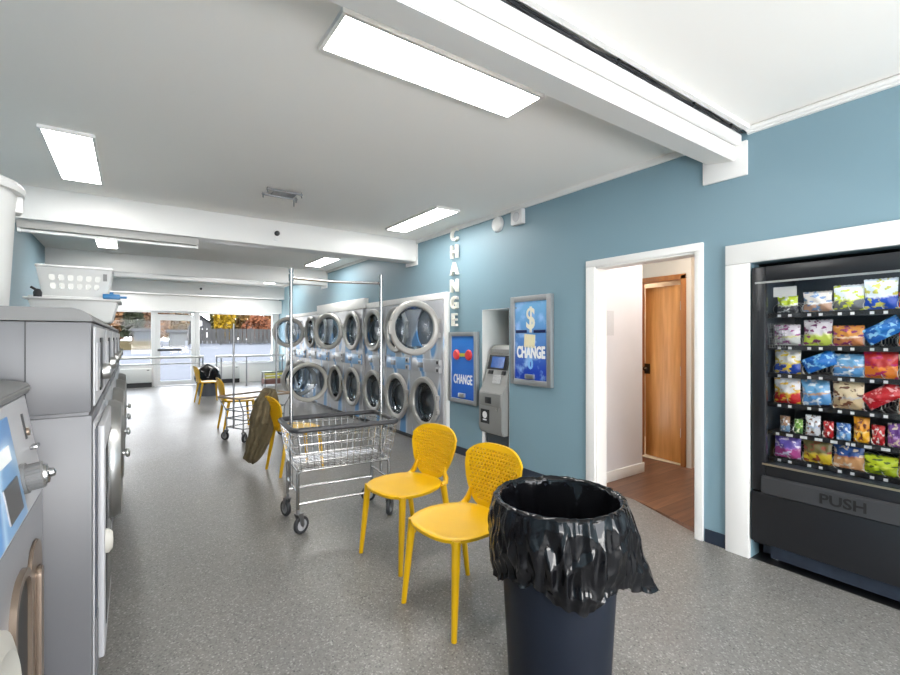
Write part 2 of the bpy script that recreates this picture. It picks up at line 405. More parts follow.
struct('floor.002', MB().box(4.93, 6.9, 2.545, 3.7, 0, .004), TILE, smooth=False)
m = MB(); m.box(4.885, 5.01, 2.575, 2.63, 0, 2.08, .003); m.box(4.885, 5.01, 3.13, 3.185, 0, 2.08, .003); m.box(4.885, 5.01, 2.575, 3.185, 2.035, 2.09, .003)
struct('trim_12', m, OAKD)
d = bpy.data.objects.new('door_2', None); COL.objects.link(d); d.location = (4.97, 2.655, 0); d.rotation_euler = (0, 0, radians(-9)); d['kind'] = 'structure'
MB().box(-.02, .02, .0, .475, .012, 1.985, .003).build('door_leaf', OAK, d)
m = MB(); m.cyl((-.02, .45, 1.03), (-.045, .45, 1.03), .012, 12); m.lathe([(0, .0), (.022, .004), (.026, .018), (.016, .032), (0, .034)], 16, Matrix.Translation((-.045, .45, 1.03)) @ Matrix.Rotation(-pi/2, 4, 'Y'))
m.box(-.024, -.0195, .41, .49, .97, 1.09); m.build('door_knob', mat('dark_brass', (.10, .07, .04), .35, .9), d)
for z in (.35, 1.03, 1.75):
    MB().cyl((-.03, -.012, z-.05), (-.03, -.012, z+.05), .012, 10).build('hinge', STEEL, d)
# room beyond: shelf and mop handles leaning on the far wall
m = MB(); m.box(6.5, 6.88, 1.9, 2.5, 1.30, 1.33); m.box(6.5, 6.88, 1.9, 2.5, 1.02, 1.05); m.box(6.5, 6.88, 2.47, 2.5, 1.05, 1.30)
tag(m.build('wall_shelf', OAK), 'small wooden shelf on the wall of the room past the doorway', 'shelf')
for k, (y, dy) in enumerate(((2.42, .16), (2.34, .14))):
    r_ = thing('mop', ['black handled mop with green head leaning past the doorway, nearer the oak door', 'black handled mop leaning past the doorway, farther from the oak door'][k], 'mop', (5.9+.30*k, y-.02, 0), 0, 'mops past the doorway')
    MB().cyl((.0, .0, .12), (.35, dy*-.6, 1.25), .011, 10).build('handle', BLACK, r_)
    m = MB(); m.lathe([(0, .16), (.03, .15), (.06, .08), (.085, .0), (0, 0)], 14); m.build('mop_head', mat('green_mop_yarn', (.05, .22, .09), .9, noise=.4, nscale=60), r_)
# papers on the corridor wall
m = MB()
m.box(3.74, 3.87, 2.744, 2.7495, 1.42, 1.66); tag(m.build('notice_sheet', mat('printed_paper', (.62, .62, .64), .7, noise=.25, nscale=160)), 'white notice sheet taped to the corridor wall', 'paper')
m = MB(); m.box(3.665, 3.70, 2.735, 2.7495, 1.55, 1.66, .004); tag(m.build('wall_card', mat('blue_card', (.05, .22, .5), .5)), 'small blue card holder on the corridor wall', 'sign')
m = MB(); m.box(3.59, 3.625, 2.741, 2.7495, .90, .98, .003); tag(m.build('strike_plate', DSTEEL), 'small dark plate low on the corridor wall', 'plate')

# ---------------- far wall : windows, door, soffit
m = MB()
m.box(XL, XR, YF, YF+.12, 2.17, H)                                   # header
m.box(XL, .50, YF, YF+.12, 0, .60); m.box(1.62, XR, YF, YF+.12, 0, .56); m.box(3.80, XR, YF, YF+.12, .56, 2.17)
m.box(XL, -.95, YF, YF+.12, .6, 2.17)
struct('wall_far', m, WHITE, smooth=False)
struct('trim_13', MB().box(XL, XR, 15.2, YF, 2.17, 2.58), WHITE, smooth=False)
FR = mat('white_window_frame', srgb(215, 215, 215), .4, noise=.03)
def window(n, x0, x1, z0, z1):
    f = MB()
    f.box(x0, x0+.05, YF-.02, YF+.08, z0, z1); f.box(x1-.05, x1, YF-.02, YF+.08, z0, z1)
    f.box(x0+.05, x1-.05, YF-.02, YF+.08, z0, z0+.05); f.box(x0+.05, x1-.05, YF-.02, YF+.08, z1-.05, z1)
    o = struct('window_%d' % n, f, FR, smooth=False)
    MB().box(x0+.05, x1-.05, YF+.02, YF+.03, z0+.05, z1-.05).build('pane', GLASS, o)
    return o
window(1, -.95, .50, .60, 2.17)
window(2, 1.62, 3.80, .56, 2.17)
window(3, .56, 1.56, 2.02, 2.17)
m = MB(); m.box(.50, .56, YF-.03, YF+.1, 0, 2.17); m.box(1.56, 1.62, YF-.03, YF+.1, 0, 2.17); struct('trim_14', m, FR, smooth=False)
m = MB(); m.box(.565, .67, YF, YF+.045, .01, 2.015); m.box(1.45, 1.555, YF, YF+.045, .01, 2.015); m.box(.67, 1.45, YF, YF+.045, 1.90, 2.015); m.box(.67, 1.45, YF, YF+.045, .01, .14)
d1 = struct('door_1', m, FR, smooth=False)
MB().box(.67, 1.45, YF+.018, YF+.028, .14, 1.90).build('pane', GLASS, d1)
MB().box(.60, 1.20, YF-.07, YF-.04, 1.01, 1.07, .006).box(.62, .66, YF-.05, YF, 1.02, 1.06).box(1.16, 1.20, YF-.05, YF, 1.02, 1.06).build('push_bar', BLACK, d1)
MB().box(1.22, 1.45, YF-.03, YF-.015, 1.03, 1.05).box(1.43, 1.46, YF-.03, YF+.0, 1.02, 1.06).build('door_handle', STEEL, d1)
# panel heaters below the windows
def heater(x0, x1, lab):
    t = thing('panel_heater', lab, 'heater', ((x0+x1)/2, YF-.08, 0), 0, 'panel heaters below the windows'); h = (x1-x0)/2
    MB().box(-h, h, -.08, .079, .13, .52, .01).build('casing', PLASW, t)
    MB().box(-h, h, -.05, .075, 0, .129).build('plinth', BLACK, t)
    MB().box(h-.12, h-.06, -.085, -.079, .47, .49).build('control', BLACK, t)
heater(-.75, .46, 'white panel heater on a dark plinth under the window left of the glass door')
heater(1.72, 2.75, 'white panel heater on a dark plinth under the window right of the glass door')
RAILM = mat('satin_rail_steel', srgb(196, 196, 194), .4, .5, noise=.05)
def rail(x0, x1, y, posts, lab):
    t = thing('handrail', lab, 'handrail', ((x0+x1)/2, y, 0), 0, 'handrails before the front windows'); cx = (x0+x1)/2
    MB().tube([(x0-cx, 0, .87), (x1-cx, 0, .87)], .032, 10).build('top_rail', RAILM, t)
    MB().tube([(x0-cx, 0, .70), (x1-cx, 0, .70)], .016, 8).build('lower_rail', RAILM, t)
    for x in posts:
        MB().cyl((x-cx, 0, 0), (x-cx, 0, .86), .02, 10).lathe([(0, 0), (.05, 0), (.05, .01), (0, .01)], 14, Matrix.Translation((x-cx, 0, 0))).build('post', DSTEEL, t)
rail(-.30, 1.62, 14.2, (-.28, 1.52, 1.60), 'steel handrail crossing before the glass door on the left')
rail(1.92, 3.80, 14.2, (1.94, 2.06, 2.72, 3.72), 'steel handrail right of the dark bin in front of the big window')

# ================================================================ OUTSIDE
m = MB(); ny = 20
for i in range(ny):
    y0 = YF+.13+i*5; y1 = y0+5; z0 = -.12+max(0, (min(y0, 46)-18)*.034); z1 = -.12+max(0, (min(y1, 46)-18)*.034)
    m.add([(-25, y0, z0), (45, y0, z0), (45, y1, z1), (-25, y1, z1)], [(0, 1, 2, 3)])
struct('floor.003', m, mat('pale_asphalt', outc(178, 180, 186), .9, noise=.12, nscale=1.2, spec=0), smooth=False)
m = MB(); m.box(-2, 8, YF+.3, YF+1.6, -.2, -.06); struct('floor.004', m, mat('tan_paving', outc(190, 165, 140), .8, noise=.15, spec=.1), smooth=False)
def gz(y): return -.12+max(0, (min(y, 46)-18)*.034)
def fence(x0, x1, y, h, lab, m_, slat=.35):
    t = thing('fence', lab, 'fence', (x0, y, gz(y)), 0)
    p = MB(); n = int((x1-x0)/slat)
    for i in range(n): p.box(i*slat, i*slat+slat*.86, -.02, .02, .1, h)
    p.box(0, x1-x0, .02, .07, h*.25, h*.25+.1); p.box(0, x1-x0, .02, .07, h*.8, h*.8+.1); p.build('boards', m_, t)
    for i in range(0, n+1, 7): MB().box(i*slat-.06, i*slat+.06, -.06, .08, 0, h+.1).build('post', m_, t)
fence(3.9, 20, 44, 1.40, 'dark grey board fence across the street behind the road', mat('weathered_fence', outc(112, 112, 112), .9, noise=.3, nscale=3, spec=.1))
m = MB(); m.box(-1.6, 1.1, 37.6, 38.2, gz(38), gz(38)+.60); tag(m.build('hedge', mat('dry_hedge', outc(140, 128, 96), .95, noise=.5, nscale=3, spec=.1)), 'low brown hedge seen through the left window', 'hedge')
def shed(x0, x1, y0, y1, h, lab, mw):
    t = thing('shed', lab, 'shed', (x0, y0, gz(y0)), 0)
    MB().box(0, x1-x0, 0, y1-y0, 0, h).build('wall', mw, t)
    MB().box(-.2, x1-x0+.2, -.2, y1-y0+.2, h, h+.25, .02).build('roof', mat('grey_roof', outc(96, 100, 108), .8, noise=.2, spec=.1), t)
shed(.15, 1.5, 42, 44, 1.15, 'low grey shed seen through the window left of the door', mat('shed_wall', outc(110, 122, 134), .85, noise=.15, spec=.1))
shed(2.4, 3.4, 41, 42.6, 1.1, 'small grey flat roofed shed seen through the glass door', mat('shed_wall_pale', outc(140, 146, 150), .85, noise=.15, spec=.1))
# house with a gable
t = thing('house', 'grey gabled house with white trim seen through the big window', 'house', (10.1, 95, gz(95)), 0)
hm = mat('grey_siding', outc(108, 108, 112), .85, noise=.15, spec=.1)
m = MB(); m.prism([(-3.2, 0), (3.2, 0), (3.2, 2.2), (0, 4.6), (-3.2, 2.2)], 0, 5, Matrix(((1, 0, 0, 0), (0, 0, 1, 0), (0, 1, 0, 0), (0, 0, 0, 1)))); m.build('wall', hm, t, smooth=False)
m = MB()
for sx in (-1, 1): m.prism([(0, 4.62), (sx*3.7, 1.86), (sx*3.7, 2.1), (0, 4.9)], -.4, 5.3, Matrix(((1, 0, 0, 0), (0, 0, 1, 0), (0, 1, 0, 0), (0, 0, 0, 1))))
m.build('roof', mat('dark_roof', outc(70, 70, 78), .85, noise=.2, spec=.1), t, smooth=False)
for wx_, wz in ((0, 3.1), (-1.4, 1.0), (1.4, 1.0)):
    f = MB().box(wx_-.45, wx_+.45, -.06, -.005, wz-.4, wz+.5).build('window', FR, t)
MB().box(-3.3, 3.3, -.08, -.005, 2.05, 2.2).build('trim_board', FR, t)
def tree(x, y, h, r, lab, col, shape=0, n=700, crown0=.25):
    t = thing('tree', lab, 'tree', (x, y, gz(y)), 0, 'trees across the street')
    c = MB()
    for i in range(n):
        a = random.random()*2*pi; zz = random.random()
        if shape == 1: rad = r*(1.02-zz)
        else: rad = r*(.35+.75*sin(pi*min(1, zz*.9+.08)))
        q = rad*math.sqrt(random.random()); p = Vector((q*cos(a), q*sin(a), h*(crown0+(1-crown0)*zz)))
        s = random.uniform(.15, .34)*(h/6)**.5
        u = Vector((random.uniform(-1, 1), random.uniform(-1, 1), random.uniform(-1, 1))).normalized(); v = u.orthogonal().normalized()
        c.add([p-u*s, p-v*s*.6, p+u*s, p+v*s*.6], [(0, 1, 2, 3)])
    c.build('crown', mat('leaf_%02x%02x%02x' % col, outc(*col), .9, noise=.35, nscale=1.5, spec=.1), t, smooth=False, fix=False)
    b = MB(); b.cyl((0, 0, 0), (0, 0, h*.7), .06*h/3, 8, .02*h/3)
    for i in range(6):
        a = i*1.1; b.cyl((0, 0, h*(.25+.07*i)), (r*.6*cos(a), r*.6*sin(a), h*(.5+.06*i)), .025*h/3, 6, .008)
    b.build('trunk', mat('bark', srgb(88, 72, 60), .9, noise=.3), t)
TR = [(-1.3, 48, 6.0, 1.2, 'orange leaved tree at the left edge of the left window', (214, 160, 112), 0), (.1, 46.2, 7.0, .85, 'dark evergreen seen through the left window', (74, 82, 58), 1),
      (1.7, 50, 6.0, 1.2, 'peach coloured tree left of the glass door', (222, 168, 128), 0), (3.6, 56, 7.0, 1.5, 'tan tree seen through the glass door', (196, 158, 104), 0),
      (7.0, 46.4, 4.4, .75, 'bright yellow tree right of the gabled house', (232, 186, 40), 0), (8.3, 56, 7.0, 1.3, 'olive green tree behind the yellow tree', (128, 122, 60), 0),
      (9.9, 46.4, 2.6, 1.35, 'low rust coloured tree behind the fence', (176, 108, 72), 0), (12.6, 51, 5.6, 1.5, 'russet tree toward the right end of the window', (196, 134, 82), 0), (10.9, 60, 7.5, 1.9, 'tall amber tree behind the low rust tree', (220, 168, 96), 0), (16.2, 58, 7.0, 2.0, 'dull orange tree at the right edge of the big window', (205, 145, 92), 0)]
for q in TR: tree(*q[:4], q[4], q[5], q[6], n=2200 if q[6] == 0 else 1500, crown0=.08 if q[6] == 0 else .1)

# ================================================================ LIGHTS
def panel(x0, x1, y0, y1, lab):
    t = thing('ceiling_light', lab, 'ceiling light', ((x0+x1)/2, (y0+y1)/2, H-.022), 0, 'flat panel ceiling lights')
    a, b = (x1-x0)/2, (y1-y0)/2; f = .018
    m = MB(); m.box(-a, -a+f, -b, b, 0, .022); m.box(a-f, a, -b, b, 0, .022); m.box(-a+f, a-f, -b, -b+f, 0, .022); m.box(-a+f, a-f, b-f, b, 0, .022)
    m.build('frame', WHITE, t, smooth=False)
    MB().box(-a+f, a-f, -b+f, b-f, .002, .010).build('diffuser', PANEL, t, smooth=False)
panel(.70, 1.86, 1.76, 2.06, 'nearest long flat panel ceiling light, before the big beam')
panel(-.49, -.20, 3.82, 4.96, 'flat panel ceiling light at the left, above the washers')
panel(2.54, 2.83, 3.87, 5.03, 'flat panel ceiling light beside the blue wall near the CHANGE letters')
panel(2.60, 2.89, 7.37, 8.42, 'flat panel ceiling light over the dryers between the second and third beams')
panel(-.42, -.16, 7.42, 8.40, 'flat panel ceiling light behind the bare tube fixture')
panel(-.40, -.12, 10.4, 11.55, 'flat panel ceiling light far left between the last two beams')
panel(2.60, 2.89, 10.5, 11.65, 'flat panel ceiling light far right between the last two beams')
panel(-.40, -.12, 13.5, 14.6, 'flat panel ceiling light added for fill far left past the last beam')  # this and its pair on the right are added to brighten the far end
panel(2.60, 2.89, 13.5, 14.6, 'flat panel ceiling light added for fill far right past the last beam')
panel(.70, 1.86, -1.2, -.90, 'unseen flat panel ceiling light added for fill behind the viewpoint')  # out of view, added to even out brightness near the camera
t = thing('tube_fixture', 'grey strip light fixture fixed under the second beam at the left', 'light fixture', (-.12, 5.56, 2.352), 0)
MB().prism([(-.07, .1), (.07, .1), (.05, .03), (-.05, .03)], -.72, .70, Matrix(((0, 0, 1, 0), (1, 0, 0, 0), (0, 1, 0, 0), (0, 0, 0, 1)))).build('housing', mat('aged_fixture_enamel', srgb(170, 168, 164), .4, noise=.05), t, smooth=False)
MB().cyl((-.705, 0, .012), (.685, 0, .012), .016, 12).build('tube_lamp', mat('unlit_tube', (.85, .85, .83), .3), t)
MB().box(-.72, -.70, -.03, .03, -.005, .03).build('lamp_holder', WHITE, t); MB().box(.68, .70, -.03, .03, -.005, .03).build('lamp_holder', WHITE, t)
# old bracket hanging under the ceiling
m = MB(); m.box(.98, 1.30, 4.245, 4.26, H-.025, H-.012); m.box(.98, 1.30, 4.42, 4.435, H-.025, H-.012); m.box(1.05, 1.25, 4.26, 4.42, H-.02, H-.014)
for x in (.99, 1.29):
    for y in (4.252, 4.428): m.cyl((x, y, H-.05), (x, y, H), .006, 8)
m.cyl((1.27, 4.43, H-.09), (1.27, 4.43, H-.02), .006, 8)
tag(m.build('ceiling_bracket', DSTEEL), 'bare metal mounting bracket left on the ceiling', 'bracket')
# small sensors on the beams
for k, (x, y, z, lab) in enumerate(((1.36, 5.43, 2.585, 'small black camera on the front of the second beam'), (1.40, 12.8, 2.60, 'small black camera on the front of the last beam'))):
    t = thing('security_camera', lab, 'camera', (x, y-.001, z), 0, 'small cameras on the beams')
    MB().box(-.03, .03, -.012, 0, -.075, .03, .003).build('mount', WHITE, t)
    MB().lathe([(0, .055), (.018, .05), (.028, .03), (.028, 0), (0, 0)], 14, Matrix.Translation((0, -.012, .005)) @ Matrix.Rotation(pi/2, 4, 'X')).build('lens', BLACK, t)
t = MB(); t.lathe([(0, .04), (.05, .038), (.075, .03), (.085, .012), (.085, 0), (0, 0)], 28, RW(W-.001, 3.72, 2.615)); tag(t.build('smoke_detector', PLASW), 'round white alarm high on the blue wall', 'alarm')
t = thing('wall_box', 'square white box high on the blue wall beside the round alarm', 'box', (W-.001, 3.39, 2.615))
MB().box(-.055, 0, -.08, .08, -.075, .075, .008).build('casing', PLASW, t); MB().lathe([(0, .006), (.045, .005), (.05, 0), (0, 0)], 24, RW(-.055, 0, 0)).build('grille', GREYL, t)

# ================================================================ SIGNS AND CHANGE MACHINES
for k, ch in enumerate('CHANGE'):
    m = MB(); m.text(ch, .215, RW(W-.03, 4.495, 2.635-.2055*k), .018, .004)
    tag(m.build('sign_letter', mat('ivory_letter', srgb(226, 224, 214), .4), smooth=False), ['topmost white letter C standing off the blue wall', 'white letter H, second from the top on the blue wall', 'white letter A, third from the top on the blue wall', 'white letter N, fourth from the top on the blue wall', 'white letter G, fifth from the top on the blue wall', 'white letter E, lowest on the blue wall'][k], 'letter', 'letters of the CHANGE sign on the wall')
def mat_face(name, c0, c1, z0, z1, mottle=None):
    m, n, l, b = nt(name)
    tc = n.new('ShaderNodeTexCoord'); sp = n.new('ShaderNodeSeparateXYZ'); l.new(tc.outputs['Object'], sp.inputs[0])
    mr = n.new('ShaderNodeMapRange'); mr.inputs[1].default_value = z0; mr.inputs[2].default_value = z1; l.new(sp.outputs['Z'], mr.inputs[0])
    r = ramp(n, [(0, c0), (1, c1)]); l.new(mr.outputs[0], r.inputs['Fac'])
    last = r.outputs[0]
    if mottle:  # second colour mixed in by noise in soft patches
        nz = n.new('ShaderNodeTexNoise'); nz.inputs['Scale'].default_value = 9; nz.inputs['Detail'].default_value = 4; l.new(tc.outputs['Object'], nz.inputs['Vector'])
        r2 = ramp(n, [(.5, (0, 0, 0)), (.68, (1, 1, 1))]); l.new(nz.outputs['Fac'], r2.inputs['Fac'])
        mx = n.new('ShaderNodeMix'); mx.data_type = 'RGBA'; l.new(r2.outputs[0], mx.inputs[0]); l.new(last, mx.inputs[6]); mx.inputs[7].default_value = (*mottle, 1); last = mx.outputs[2]
    l.new(last, b.inputs['Base Color']); b.inputs['Roughness'].default_value = .35
    return m
def frame4(m, a, b, t, z0, z1, M):
    """rectangular frame, half sizes a,b, border t"""
    m.box(-a, -a+t, -b, b, z0, z1, .003, M=M); m.box(a-t, a, -b, b, z0, z1, .003, M=M); m.box(-a+t, a-t, -b, -b+t, z0, z1, .003, M=M); m.box(-a+t, a-t, b-t, b, z0, z1, .003, M=M)
SILF = mat('satin_steel_frame', srgb(168, 170, 172), .38, .7, noise=.05, nscale=12)
INK = mat('white_print', (.85, .85, .85), .5)
I = RW(0, 0, 0)
t = thing('change_machine', 'large blue change machine with dollar sign and CHANGE lettering between niche and doorway', 'change machine', (W, 3.21, 1.37), 0, 'change machines on the blue wall')
m = MB(); frame4(m, .275, .44, .055, 0, .045, I); m.build('frame', SILF, t)
MB().box(-.22, .22, -.385, .385, .004, .03, M=I).build('face', mat_face('deep_blue_face', srgb(18, 60, 170), srgb(120, 180, 225), -.30, .36, srgb(150, 190, 235)), t)
m = MB(); m.text('CHANGE', .155, RW(-.032, 0, -.12), .001, .007, .60); m.build('lettering', INK, t, smooth=False)
m = MB(); m.text('$', .30, RW(-.032, 0, .21), .001, .006, .8); m.build('dollar_sign', mat('cream_print', srgb(232, 226, 205), .5), t, smooth=False)
for s in (-1, 1): MB().box(s*.125-.075, s*.125+.075, .075, .105, .03, .042, .004, M=I).build('bill_slot', mat('navy_slot', (.01, .02, .10), .4), t)
m = MB(); m.box(-.085, .06, -.07, .06, .0302, .033, M=I @ Matrix.Rotation(radians(-4), 4, 'Z')); m.build('paper_note', mat('cream_paper', srgb(228, 218, 180), .7, noise=.12, nscale=90), t)
m = MB(); m.box(-.06, .06, -.375, -.33, .03, .055, .006, M=I); m.box(-.045, .045, -.365, -.342, .0555, .057, M=I); m.build('coin_cup', STEEL, t)
m = MB(); m.text('0', .13, RW(-.032, 0, -.235), .001, .006, 1); m.build('coin_print', mat('pale_blue_print', srgb(130, 185, 235), .5), t, smooth=False)
m = MB(); m.lathe([(0, .003), (.008, .003), (.008, 0), (0, 0)], 12, RW(-.03, .205, .33)); m.build('lock', DSTEEL, t)

t = thing('change_machine', 'smaller blue change machine with red buttons left of the cash machine', 'change machine', (W, 4.325, 1.045), 0, 'change machines on the blue wall')
m = MB(); frame4(m, .275, .42, .05, 0, .045, I); m.build('frame', SILF, t)
MB().box(-.226, .226, -.372, .372, .004, .03, M=I).build('face', mat_face('cobalt_face', srgb(20, 90, 190), srgb(45, 120, 205), -.35, .35), t)
m = MB(); m.text('CHANGE', .155, RW(-.032, 0, -.145), .001, .003, .58); m.build('lettering', INK, t, smooth=False)
RED = mat('red_button', srgb(215, 60, 60), .35)
for s in (-1, 1): MB().lathe([(0, .025), (.05, .022), (.062, .008), (.062, 0), (0, 0)], 24, RW(-.03, -s*.12, .15)).build('button', RED, t)
MB().box(-.06, .06, .13, .17, .03, .036, M=I).build('arrow_label', mat('yellow_green_print', srgb(190, 190, 60), .5), t)
MB().box(-.06, .06, -.35, -.30, .03, .06, .006, M=I).build('coin_cup', STEEL, t)

# cash machine in the niche
t = thing('cash_machine', 'grey standing cash machine in the white niche', 'cash machine', (3.50, 3.775, 0), 0)
ATM = mat('silver_grey_plastic', srgb(150, 150, 148), .35, .3, noise=.05, nscale=8)
side = [(-.32, .36), (-.345, .42), (-.345, .80), (-.30, .86), (-.27, .93), (-.20, 1.20), (-.17, 1.28), (-.13, 1.315), (.20, 1.315), (.20, .36)]
Msd = Matrix(((1, 0, 0, 0), (0, 0, 1, 0), (0, 1, 0, 0), (0, 0, 0, 1)))
MB().prism(side, -.195, .195, Msd, .008).build('body', ATM, t)
MB().box(-.24, .20, -.18, .18, 0, .358).build('pedestal', mat('dark_slate', (.04, .05, .06), .5), t)
def onface(y0, y1, z0, z1, out, name, mm, s0=(-.27, .93), s1=(-.20, 1.20)):
    # plate lying on the sloping fascia
    ang = math.atan2(s1[0]-s0[0], s1[1]-s0[1])
    def X(z): return s0[0]+(z-s0[1])*(s1[0]-s0[0])/(s1[1]-s0[1])
    p = MB(); p.prism([(X(z0)-out, z0), (X(z0)+.01, z0), (X(z1)+.01, z1), (X(z1)-out, z1)], y0, y1, Msd, .002); return p.build(name, mm, t)
onface(-.165, .165, 1.05, 1.205, .008, 'screen_bezel', BLACK)
onface(-.10, .11, 1.07, 1.19, .012, 'screen', mat('blue_lcd', (.03, .08, .25), .2, emit=(.03, .10, .32), estr=.15, noise=.5, nscale=20))
onface(-.17, .17, 1.225, 1.27, .010, 'top_panel', mat('dark_grey_panel', (.18, .18, .18), .4), (-.20, 1.20), (-.17, 1.28))
onface(-.10, .03, .905, .995, .016, 'keypad', mat('key_grey', (.42, .42, .42), .4, noise=.6, nscale=70))
onface(-.145, -.09, 1.0, 1.04, .014, 'card_slot', BLACK); onface(.06, .13, 1.0, 1.04, .014, 'receipt_slot', BLACK)
m = MB(); m.box(-.352, -.33, -.17, .17, .66, .80, .008); m.build('cash_tray', mat('mid_grey_plastic', srgb(120, 120, 118), .4), t)
MB().box(-.360, -.345, -.03, .07, .69, .76, .005).build('tray_mouth', BLACK, t)
MB().lathe([(0, .012), (.014, .01), (.014, 0), (0, 0)], 14, RW(-.345, -.12, .64)).build('lock', STEEL, t)
MB().box(-.350, -.344, .01, .15, .47, .62).build('label', BLACK, t)
m = MB(); m.prism(circ(.0, .0, .038, 20), 0, .002, RW(-.35, .08, .56)); m.box(-.03, .03, -.06, -.045, 0, .002, M=RW(-.35, .08, .56)); m.build('label_print', INK, t)
t = thing('wall_monitor', 'dark monitor inside the niche above the cash machine', 'monitor', (3.52, 3.72, 1.52))
MB().box(-.03, .02, -.165, .13, -.20, .17, .006).build('casing', BLACK, t)
MB().box(-.034, -.03, -.14, .10, -.16, .13).build('screen', mat('cyan_lcd', (.02, .08, .10), .2, emit=(.05, .28, .34), estr=.6, noise=.6, nscale=9), t)
MB().box(.02, .38, -.05, .05, -.05, .05).build('arm', DSTEEL, t)

# ================================================================ DRYERS
XD = 3.165
def dryer_unit(y, k, hi_open=0, lo_open=0, lo_r=.335, lab='', load=0):
    """stack dryer centred on y; front plane at local x=0"""
    t = thing('stack_dryer', lab, 'dryer', (XD, y, 0), 0, 'stacked dryers along the right wall')
    hw = .383; R = .29
    M = RW(0, 0, 0)
    lo, hi = .555, 1.515
    m = MB(); m.plate([(-hw, .06), (hw, .06), (hw, 1.875), (-hw, 1.875)], [circ(0, lo, R-.02, 40), circ(0, hi, R-.02, 40)], .02, RW(.012, 0, 0)); m.build('front_panel', SWIRL, t, smooth=False)
    m = MB(); m.box(.022, .78, -hw, -hw+.02, .06, 1.872); m.box(.022, .78, hw-.02, hw, .06, 1.872); m.box(.022, .78, -hw+.02, hw-.02, 1.852, 1.872); m.box(.022, .78, -hw+.02, hw-.02, .06, .08); m.box(.76, .78, -hw+.02, hw-.02, .08, 1.85); m.box(.03, .75, -hw+.02, hw-.02, 1.02, 1.05)
    m.build('cabinet', GREYL, t, smooth=False)
    MB().box(.03, .77, -hw+.01, hw-.01, 0, .059).build('plinth', BLACK, t)
    for zc in (lo, hi):
        d = MB(); d.lathe([(R-.02, 0), (R-.005, -.06), (R, -.5), (.0, -.5)], 40, RW(.022, 0, zc)); dr = d.build('drum', DRUM, t)
        for a in (0, 1, 2):
            aa = a*2*pi/3+.5
            MB().box(-.015, .015, 0, .05, -.46, -.04, M=RW(.022, 0, zc) @ Matrix.Rotation(aa, 4, 'Z') @ Matrix.Translation((0, -R+.005, 0))).build('drum_fin', DRUM, dr)
    # control strip between the two doors
    MB().box(-hw+.03, hw-.03, .95, 1.12, .001, .012, .004, M=M).build('control_panel', SWIRL2 if k % 2 else SWIRL, t)
    for s, zz in ((.30, 1.085), (.30, .985)):
        b = MB().box(s-.045, s+.045, zz-.035, zz+.035, .012, .03, .004, M=M).build('coin_slot', GREYL, t)
        MB().box(s-.022, s+.022, zz-.018, zz+.018, .03, .034, M=M).build('slot_plate', BLACK, b)
    MB().box(-.20, -.06, 1.0, 1.07, .012, .02, .003, M=M).build('display', DSTEEL, t)
    for zc, op, r in ((lo, lo_open, lo_r), (hi, hi_open, .335)):
        Rr = r-.035
        # hinge on viewer's right edge (near side, -y): local x = +r
        dm = Matrix.Translation((0, 0, 0)) @ RW(-.008, 0, zc) @ Matrix.Translation((r, 0, .02)) @ Matrix.Rotation(radians(op), 4, 'Y') @ Matrix.Translation((-r, 0, -.005))
        rg = MB(); rg.lathe([(Rr-.045, .005), (Rr-.035, .03), (Rr-.005, .045), (Rr+.02, .042), (Rr+.035, .025), (Rr+.035, .0), (Rr-.04, -.012)], 48, dm, closed=True)
        door = rg.build('door', RING if not lo_r > .35 else RINGW, t)
        gl = MB(); gl.lathe([(0, -.055), (Rr*.45, -.05), (Rr*.75, -.03), (Rr-.038, .012), (Rr-.036, .018), (Rr*.75, -.022), (Rr*.45, -.042), (0, -.047)], 40, dm); gl.build('door_glass', DGLASS, door)
        MB().box(-r-.015, -r+.045, -.075, .075, .012, .045, .008, M=dm).build('handle', RING, door)
        MB().box(r-.045, r+.012, -.12, -.06, .0, .035, .004, M=dm).box(r-.045, r+.012, .06, .12, .0, .035, .004, M=dm).build('hinge', RING, door)
    return t
ordA = ['nearest', 'second nearest', 'third nearest']
spec = [(5.075, 85, 0, .335, 'nearest stack dryer beside the white end post, its upper door swung open'),
        (5.847, 0, 0, .335, 'second stack dryer from the near end post, behind the open upper door'),
        (6.619, 0, 0, .335, 'third stack dryer from the near end post, before the taller surround'),
        (7.391, 0, 0, .335, 'fourth stack dryer from the near end, first under the taller surround'),
        (8.163, 26, 0, .335, 'fifth stack dryer from the near end, upper door slightly ajar'),
        (8.935, 0, 82, .375, 'sixth stack dryer from the near end, large lower door swung open'),
        (9.707, 0, 84, .345, 'seventh stack dryer, pale lower door open behind another open door'),
        (10.479, 86, 0, .335, 'second farthest stack dryer, its upper door swung open toward the window'),
        (11.251, 0, 0, .335, 'farthest stack dryer, both doors shut')]
for k, (y, ho, loo, lr, lab) in enumerate(spec):
    u = dryer_unit(y, k, ho, loo, lr, lab)
    if 3 <= k <= 5: u.location.x = XD-.035

